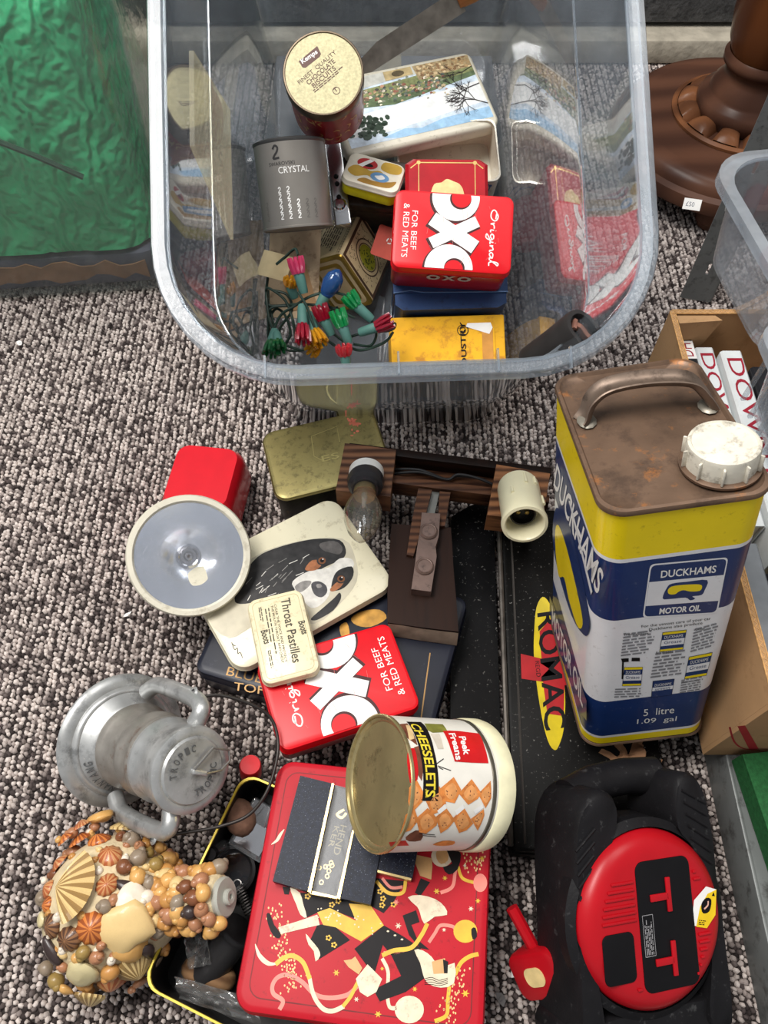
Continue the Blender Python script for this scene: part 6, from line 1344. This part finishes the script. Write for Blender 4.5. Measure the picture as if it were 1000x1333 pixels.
b = MB(); b.tube([(-.036, .082, -.042), (-.01, .091, -.046), (.02, .094, -.046), (.048, .092, -.042)], [.016, .0145, .0145, .016], 18); b.build('carry_handle', PBk, rl_, smooth=50)
b = MB(); b.lathe([(.044, -.058), (.046, -.016)], 40); b.build('cable_drum', M('drum_black', S(28, 27, 28), .5), rl_)
for k in range(7):
    b = MB(); x0 = -.064; yk = .058 - k * .0085; b.tube([(x0 + .004, yk - .004, .0004), (x0 + .022 - .0016 * k, yk + .010 - .0008 * k, .0004)], .0011, 6); b.build('grip_ridge', PBk, rl_)
for k in range(6):
    b = MB(); yk = .082 - k * .009; b.tube([(.040 + .001 * k, yk + .006, .0004), (.062, yk - .006, .0004)], .0011, 6); b.build('grip_ridge', PBk, rl_)
def recess(name, w_, d_, r_, c, zt, m, rot=0):
    b_ = MB(); b_.rprism(w_, d_, .0085, zt, r_, .0008, X=Matrix.Translation((c[0], c[1], 0)) @ Matrix.Rotation(R(rot), 4, 'Z')); return b_.build(name, m, rl_)
BP = M('panel_black', S(16, 15, 17), .45, spec=.2)
pn = recess('socket_panel', .049, .090, .007, (.008, -.002), .0098, BP)
pf = recess('switch_panel', .027, .034, .005, (-.036, -.020), .0100, BP)
for cy in (.018, -.026):
    X = Matrix.Translation((.010, cy, .0098)); b = MB()
    b.box((.0005, 0, .0008), (.004, .024, .0016), X=X, bev=.0005); o1 = b.build('red_tee', PRd, pn)
    b = MB(); b.box((-.008, -.001, .0008), (.016, .0050, .0016), X=X, bev=.0005); b.build('red_tee_bar', PRd, pn)
a = Art(rl_, Matrix.Translation((0, 0, .0099)))
wl_ = M('dim_white_print', S(150, 148, 150), .5)
for s0, s1 in (((-.014, .006), (-.014, -.022)), ((-.005, .006), (-.005, -.022)), ((-.014, .006), (-.005, .006)), ((-.014, -.022), (-.005, -.022))): a.stroke(wl_, [s0, s1], .0004, 1, False, 0)
a.lines(wl_, (-.013, -.021), (-.013, .005), (-.006, -.021), 5, 1, False); a.build('rating_plate')
a = Art(rl_, Matrix.Translation((.0425, .004, .0092)) @ Matrix.Rotation(R(-14), 4, 'Z'), lift=.0004)
WY = M('warning_yellow', S(226, 190, 30), .4, var=.1)
a.poly(WHITE, [(-.010, -.014), (-.002, -.013), (.010, -.004), (.010, .014), (.0, .015), (-.010, .004)], 0, False); a.poly(WY, [(-.006, -.014), (.004, -.014), (.011, -.004), (.010, .014), (.002, .010), (-.004, .0)], 1, False)
a.poly(BLACK, [(-.001, -.004), (.005, -.002), (.006, .006), (.001, .007), (-.003, .002)], 2, False, 3); a.stroke(M('hand_pink', S(220, 170, 150), .5), [(.0, -.001), (.003, .002), (.003, .005)], .0012, 3, False); a.lines(BLACK, (-.004, -.0125), (.003, -.0125), (-.004, -.0085), 3, 2, False, words=3); a.poly(BLACK, [(.006, .009), (.009, .009), (.0075, .012)], 2, False)
a.build('warning_label', 'yellow warning label')
for k in range(8):
    b = MB(); yk = .046 - k * .0052; xr = math.sqrt(max(0, (RD - .012) ** 2 - yk ** 2))
    if xr > .036 and yk > .022: b.box(((.035 + xr) / 2, yk, .0096), (xr - .035, .0020, .0016), bev=.0006); b.build('red_rib', PRd, rl_)
for k in range(16):
    yk = .030 - k * .0052; xr = math.sqrt(max(0, (RD - .012) ** 2 - yk ** 2))
    if -.040 < yk < .000: continue
    b = MB()
    if xr > .022: b.box((-(.019 + xr) / 2, yk, .0096), (xr - .019, .0020, .0016), bev=.0006); b.build('red_rib', PRd, rl_)
for k in range(6):
    yk = -.014 - k * .0052; xr = math.sqrt(max(0, (RD - .012) ** 2 - yk ** 2)); b = MB(); b.box(((.035 + xr) / 2, yk, .0096), (max(.002, xr - .035), .0020, .0016), bev=.0006); b.build('red_rib', PRd, rl_)
# plug hanging at the left foot
pgl = thing('red_plug', 'red three-pin plug beside the left foot of the cable reel', 'plug', pose(at(708, 1262, .055), (20, -55, 8)))
b = MB(); b.rprism(.050, .036, -.012, .012, .010, .004); b.build('plug_body', PRd, pgl); b = MB(); b.rprism(.020, .014, .012, .0128, .006); b.build('plug_label', CRM, pgl); b = MB(); b.tube([(.0, .016, 0), (.0, .05, .004)], .005, 10); b.build('cable_stub', PRd, pgl)

# ================================================================ CARDBOARD BOX OF BOOKS
CBm = M('corrugated_card', S(176, 138, 98), .85, var=.1, scale=20, dirt=(S(140, 104, 70), .25, 40., .5), bump=.05); CBe = M('corrugated_edge', S(196, 150, 96), .9, var=.35, scale=220)
kb = thing('cardboard_box', 'open cardboard box of books behind the oil can', 'cardboard box', Matrix.Translation((.289, .170, .050)))
HT = .150; YL = .402
b = MB(); b.box((.002, YL / 2 + .001, HT / 2), (.004, YL - .0062, HT)); b.build('side_panel', CBm, kb, smooth=0)
b = MB(); b.box((.15, YL, HT / 2), (.30, .004, HT)); b.build('end_panel', CBm, kb, smooth=0)
b = MB(); b.box((.15, .002, HT / 2), (.30, .004, HT)); b.build('end_panel', CBm, kb, smooth=0)
b = MB(); b.box((.15, YL / 2, .0025), (.29, YL - .01, .004)); b.build('base_panel', CBm, kb, smooth=0)
b = MB(); b.box((.2978, YL / 2 + .001, HT / 2), (.004, YL - .0062, HT)); b.build('side_panel', CBm, kb, smooth=0)
def corr(name, p0, p1, z):
    p0, p1 = Vector(p0), Vector(p1); d = (p1 - p0); n = int(d.length / .005); nn = Vector((-d.y, d.x, 0)).normalized(); b_ = MB()
    b_.tube([p0.lerp(p1, k / (n * 2)) + nn * (.0012 * (1 if (k // 1) % 2 else -1)) for k in range(n * 2 + 1)], .0005, 4)
    b_.tube([p0 + nn * .0024, p1 + nn * .0024], .0007, 4); b_.tube([p0 - nn * .0024, p1 - nn * .0024], .0007, 4); o_ = b_.build(name, CBe, kb, smooth=0); o_['kind'] = 'stuff'
corr('corrugated_edge', (.002, .004, HT), (.002, YL, HT), HT); corr('corrugated_edge', (.002, YL, HT), (.30, YL, HT), HT)
b = MB(); b.loft([[(.006, YL - .003, HT - .002), (.045, YL - .003, HT - .002), (.030, YL - .006, HT - .06), (.010, YL - .006, HT - .06)], [(.006, YL - .016, HT), (.050, YL - .012, HT), (.034, YL - .012, HT - .062), (.010, YL - .014, HT - .062)]]); b.build('inner_flap', CBm, kb, smooth=0)
a = Art(kb, frame((0, 0, 0), (0, -1, 0), (1, 0, 0)))
RM = M('red_marker', S(168, 36, 44), .7)
a.poly(RM, [(960, 945), (970, 944), (988, 975), (976, 976)], 1); a.stroke(RM, [(950, 946), (956, 965), (968, 974), (990, 977)], .0016, 1); a.build('red_print')
def book(name, label, x0, x1, y0, y1, zt, m, txt=None, tm=None, th=.014, ty=None, page=True, hh=.12):
    o_ = thing(name, label, 'book', Matrix.Translation(((x0 + x1) / 2, (y0 + y1) / 2, zt - hh)), None); w_, l_ = x1 - x0, y1 - y0
    b_ = MB(); b_.box((0, 0, hh / 2), (w_ - .003, l_ - .006, hh - .004)); b_.build('page_block', M('book_pages', S(216, 206, 184), .8, var=.1, scale=400), o_, smooth=0)
    b_ = MB(); pr = [(-w_ / 2, 0), (-w_ / 2, hh - .002), (-w_ / 2 + .002, hh), (w_ / 2 - .002, hh), (w_ / 2, hh - .002), (w_ / 2, 0), (w_ / 2 - .0012, 0), (w_ / 2 - .0012, hh - .002), (-w_ / 2 + .0012, hh - .002), (-w_ / 2 + .0012, 0)]
    b_.extr(pr, -l_ / 2, l_ / 2, X=frame((0, 0, 0), (0, -1, 0), (1, 0, 0))); b_.build('cover', m, o_, smooth=0)
    if txt:
        a_ = Art(o_, Matrix.Translation((0, 0, hh)))
        for t_, p0, p1, pt, mm in txt: a_.text(mm, t_, p0, p1, pt, 1, False)
        a_.build('spine_title')
    return o_
JW = M('white_jacket', S(206, 210, 210), .35, var=.05); JB = M('black_jacket', S(30, 30, 33), .3); RI = M('crimson_ink', S(150, 30, 48), .4)
bb_ = book('book', 'black book with white and red label inside the cardboard box', .2985, .318, .36, .566, .174, JB, hh=.115)
a = Art(bb_, Matrix.Translation((0, 0, .115))); a.poly(WHITE, [(-.0085, .070), (.0085, .070), (.0085, .094), (-.0085, .094)], 0, False); a.text(RI, 'DH', (.006, .073), (.006, .091), (-.006, .073), 1, False); a.build('spine_label')
book('book', 'white book with red title, nearest the black book', .3195, .339, .34, .552, .170, JW, [('DOWN', (.0075, .10), (.0075, -.06), (-.004, .10), RI)][:0] + [('DOWNTON', (-.006, .098), (-.006, -.09), (.0075, .098), RI)], hh=.115)
book('book', 'white book with tall red title beneath the clear tubs', .3405, .362, .31, .540, .178, JW, [('DOWNTON', (-.007, .105), (-.007, -.10), (.0085, .105), RI)], hh=.123)
book('book', 'black book with white spine letters beside the oil can', .3635, .386, .28, .515, .182, JB, [('LLASTAIR', (-.006, .04), (-.006, -.11), (.006, .04), M('grey_title', S(180, 180, 180), .4))], hh=.127)
book('book', 'grey book in the front half of the cardboard box', .300, .330, .19, .325, .165, M('grey_jacket', S(120, 124, 128), .35), hh=.11)
book('book', 'black book with big white letters in front of the grey book', .3315, .356, .19, .298, .160, JB, [('START', (-.006, .05), (-.006, -.05), (.007, .05), WHITE)], hh=.105)

# ================================================================ CLEAR TUBS, right edge
TUB = clear('tub_plastic', (.90, .92, .94), .16, (.80, .84, .88), .05, .06)
def tub(label, mw, W_, L_, H_, r_, ribs=0):
    o_ = thing('plastic_tub', label, 'tub', mw, 'clear tubs at the right edge'); g_ = lambda ins, z: [(x, y, z) for x, y in rr(W_ * (.88 + .12 * z / H_) + 2 * ins, L_ * (.88 + .12 * z / H_) + 2 * ins, r_, 7)]
    b_ = MB(); b_.loft([g_(-.006, 0), g_(0, .004), g_(0, H_ * .5), g_(0, H_), g_(-.0015, H_), g_(-.0015, H_ * .5), g_(-.002, .006)]); b_.build('wall_and_base', TUB, o_)
    b_ = MB(); b_.loft([g_(-.001, H_ - .002), g_(-.001, H_ + .002), g_(.010, H_ + .002), g_(.0115, H_ - .008), g_(.009, H_ - .008), g_(.008, H_ - .001)], close=True); b_.build('rim', clear('tub_rim', (.82, .86, .90), .32, (.84, .88, .92), .08, .10), o_)
    for k in range(ribs):
        y_ = -L_ * .42 + L_ * .84 * k / max(1, ribs - 1); b_ = MB(); b_.box((-W_ * .485, y_, H_ * .5), (.004, .003, H_ * .8)); b_.build('wall_rib', TUB, o_, smooth=0)
    return o_
p = at(930, 300, .30)
tub('clear plastic tub with rounded rim behind the ribbed tub', Matrix.Translation((p.x + .128, .590, .2022)) @ Matrix.Rotation(R(8), 4, 'Z'), .17, .20, .092, .045)
tub('clear ribbed plastic tub above the books', Matrix.Translation((.410, .395, .2022)) @ Matrix.Rotation(R(4), 4, 'Z'), .16, .145, .082, .022, 7)
o = thing('red_fabric_pouch', 'dark red pouch lying inside the rear clear tub', 'pouch', Matrix.Translation((.420, .615, .209))); b = MB(); b.ball((0, 0, .014), .05, 16, sc=(.8, .7, .32)); b.build('pouch_body', M('maroon_cloth', S(134, 44, 58), .8, var=.2, scale=60), o); b = MB(); b.tube([(-.03, -.01, .03), (0, -.012, .0325), (.03, -.01, .03)], .0015, 6); b.build('zip', M('zip_grey', S(110, 90, 96), .4), o)
o = thing('toy_figure', 'small orange-brown figure with round head inside the front of the rear tub', 'figurine', Matrix.Translation((.380, .530, .222)) @ Matrix.Rotation(R(-75), 4, 'X'))
b = MB(); b.lathe([(0, 0), (.010, 0), (.011, .006), (.007, .018), (.0085, .026), (.004, .031), (0, .032)], 20, sy=.7); b.build('figure_body', M('tan_vinyl', S(186, 116, 84), .5), o); b = MB(); b.ball((0, 0, .037), .0085, 14, sc=(.9, .9, 1.1)); b.build('figure_head', M('skin_vinyl', S(206, 150, 116), .5), o)

# ================================================================ SMALL THINGS
o = thing('green_clothbound_book', 'green clothbound book on the grey metal shelf', 'book', pose(at(1000, 1085, .075), (0, 0, 6)) @ Matrix.Translation((.046, 0, -.0255)))
b = MB(); b.box((0, 0, .012), (.084, .124, .020)); b.build('page_block', M('book_pages', S(216, 206, 184)), o, smooth=0)
b = MB(); b.box((0, 0, .001), (.09, .13, .002), bev=.0008); b.box((0, 0, .024), (.09, .13, .003), bev=.001); b.box((-.044, 0, .0125), (.002, .13, .023)); b.build('cover', M('green_cloth', S(34, 92, 48), .8, var=.25, scale=300, bump=.3, bscale=900), o)
o = thing('cardboard_tray', 'flat brown cardboard tray under the green book', 'tray', pose((.415, .055, .0495), (0, 0, 3)))
b = MB(); b.box((0, 0, .001), (.17, .19, .002)); b.build('tray_base', CBm, o, smooth=0)
for c_, d_ in (((0, .095, .006), (.17, .003, .012)), ((-.085, 0, .006), (.003, .19, .012)), ((0, -.095, .006), (.17, .003, .012))): b = MB(); b.box(c_, d_); b.build('tray_edge', CBm, o, smooth=0)
o = thing('crumpled_paper', 'crumpled brown paper under the front of the oil can', 'paper', Matrix.Translation(at(812, 992, .015)))
b = MB(); b.ball((0, 0, 0), .026, 26, sc=(1.1, .9, .8)); b.v = [tuple(Vector(p) * (1 + .45 * noise.noise(Vector(p) * 90))) for p in b.v]; b.build('paper_ball', M('brown_paper', S(164, 122, 90), .85, var=.15, bump=.4, bscale=120), o, smooth=12)
b = MB(); b.extr([(.006, -.018), (.026, -.010), (.034, .004), (.018, .010), (.004, .0)], .008, .0088, X=Matrix.Rotation(R(25), 4, 'X')); b.build('paper_fold', MATS['brown_paper'], o, smooth=0)
rb_ = random.Random(31)
for k, (x, y, l_) in enumerate(((26, 447, 'white scrap of paper on the carpet below the green sack box'), (166, 800, 'pale thread scrap on the carpet left of the torch'), (652, 1300, 'grey fluff scrap on the carpet beside the red dancer tin'), (672, 1265, 'small pale scrap of paper left of the cable reel plug'))):
    p = at(x, y, .0015); o = thing('paper_scrap', l_, 'scrap', Matrix.Translation(p)); P = []
    for q in range(7): an = q * .9; r_ = rb_.uniform(.003, .0065); P.append((r_ * math.cos(an), r_ * (.35 if k == 1 else 1) * math.sin(an)))
    b = MB(); b.extr(P, 0, .0008, X=Matrix.Rotation(R(12), 4, 'X') @ Matrix.Rotation(R(40 * k), 4, 'Z')); b.build('scrap_sheet', WHITE if k != 2 else M('fluff', S(120, 116, 114), .9), o, smooth=0); b = MB(); b.extr([(p_[0] * .4, p_[1] * .4) for p_ in P], .0008, .0016); b.build('scrap_fold', WHITE if k != 2 else MATS['fluff'], o, smooth=0)
o = thing('cream_jar_lid', 'cream round lid cut off by the bottom edge below the reel', 'lid', Matrix.Translation(at(775, 1352, .008))); b = MB(); b.lathe([(.0, 0), (.022, 0), (.024, .002), (.024, .012), (.022, .0135), (.019, .0125), (0, .012)], 32); b.build('lid_disc', IVR, o); b = MB(); b.lathe([(.016, .0122), (.017, .0135), (.018, .0122)], 32); b.build('lid_ridge', IVR, o)
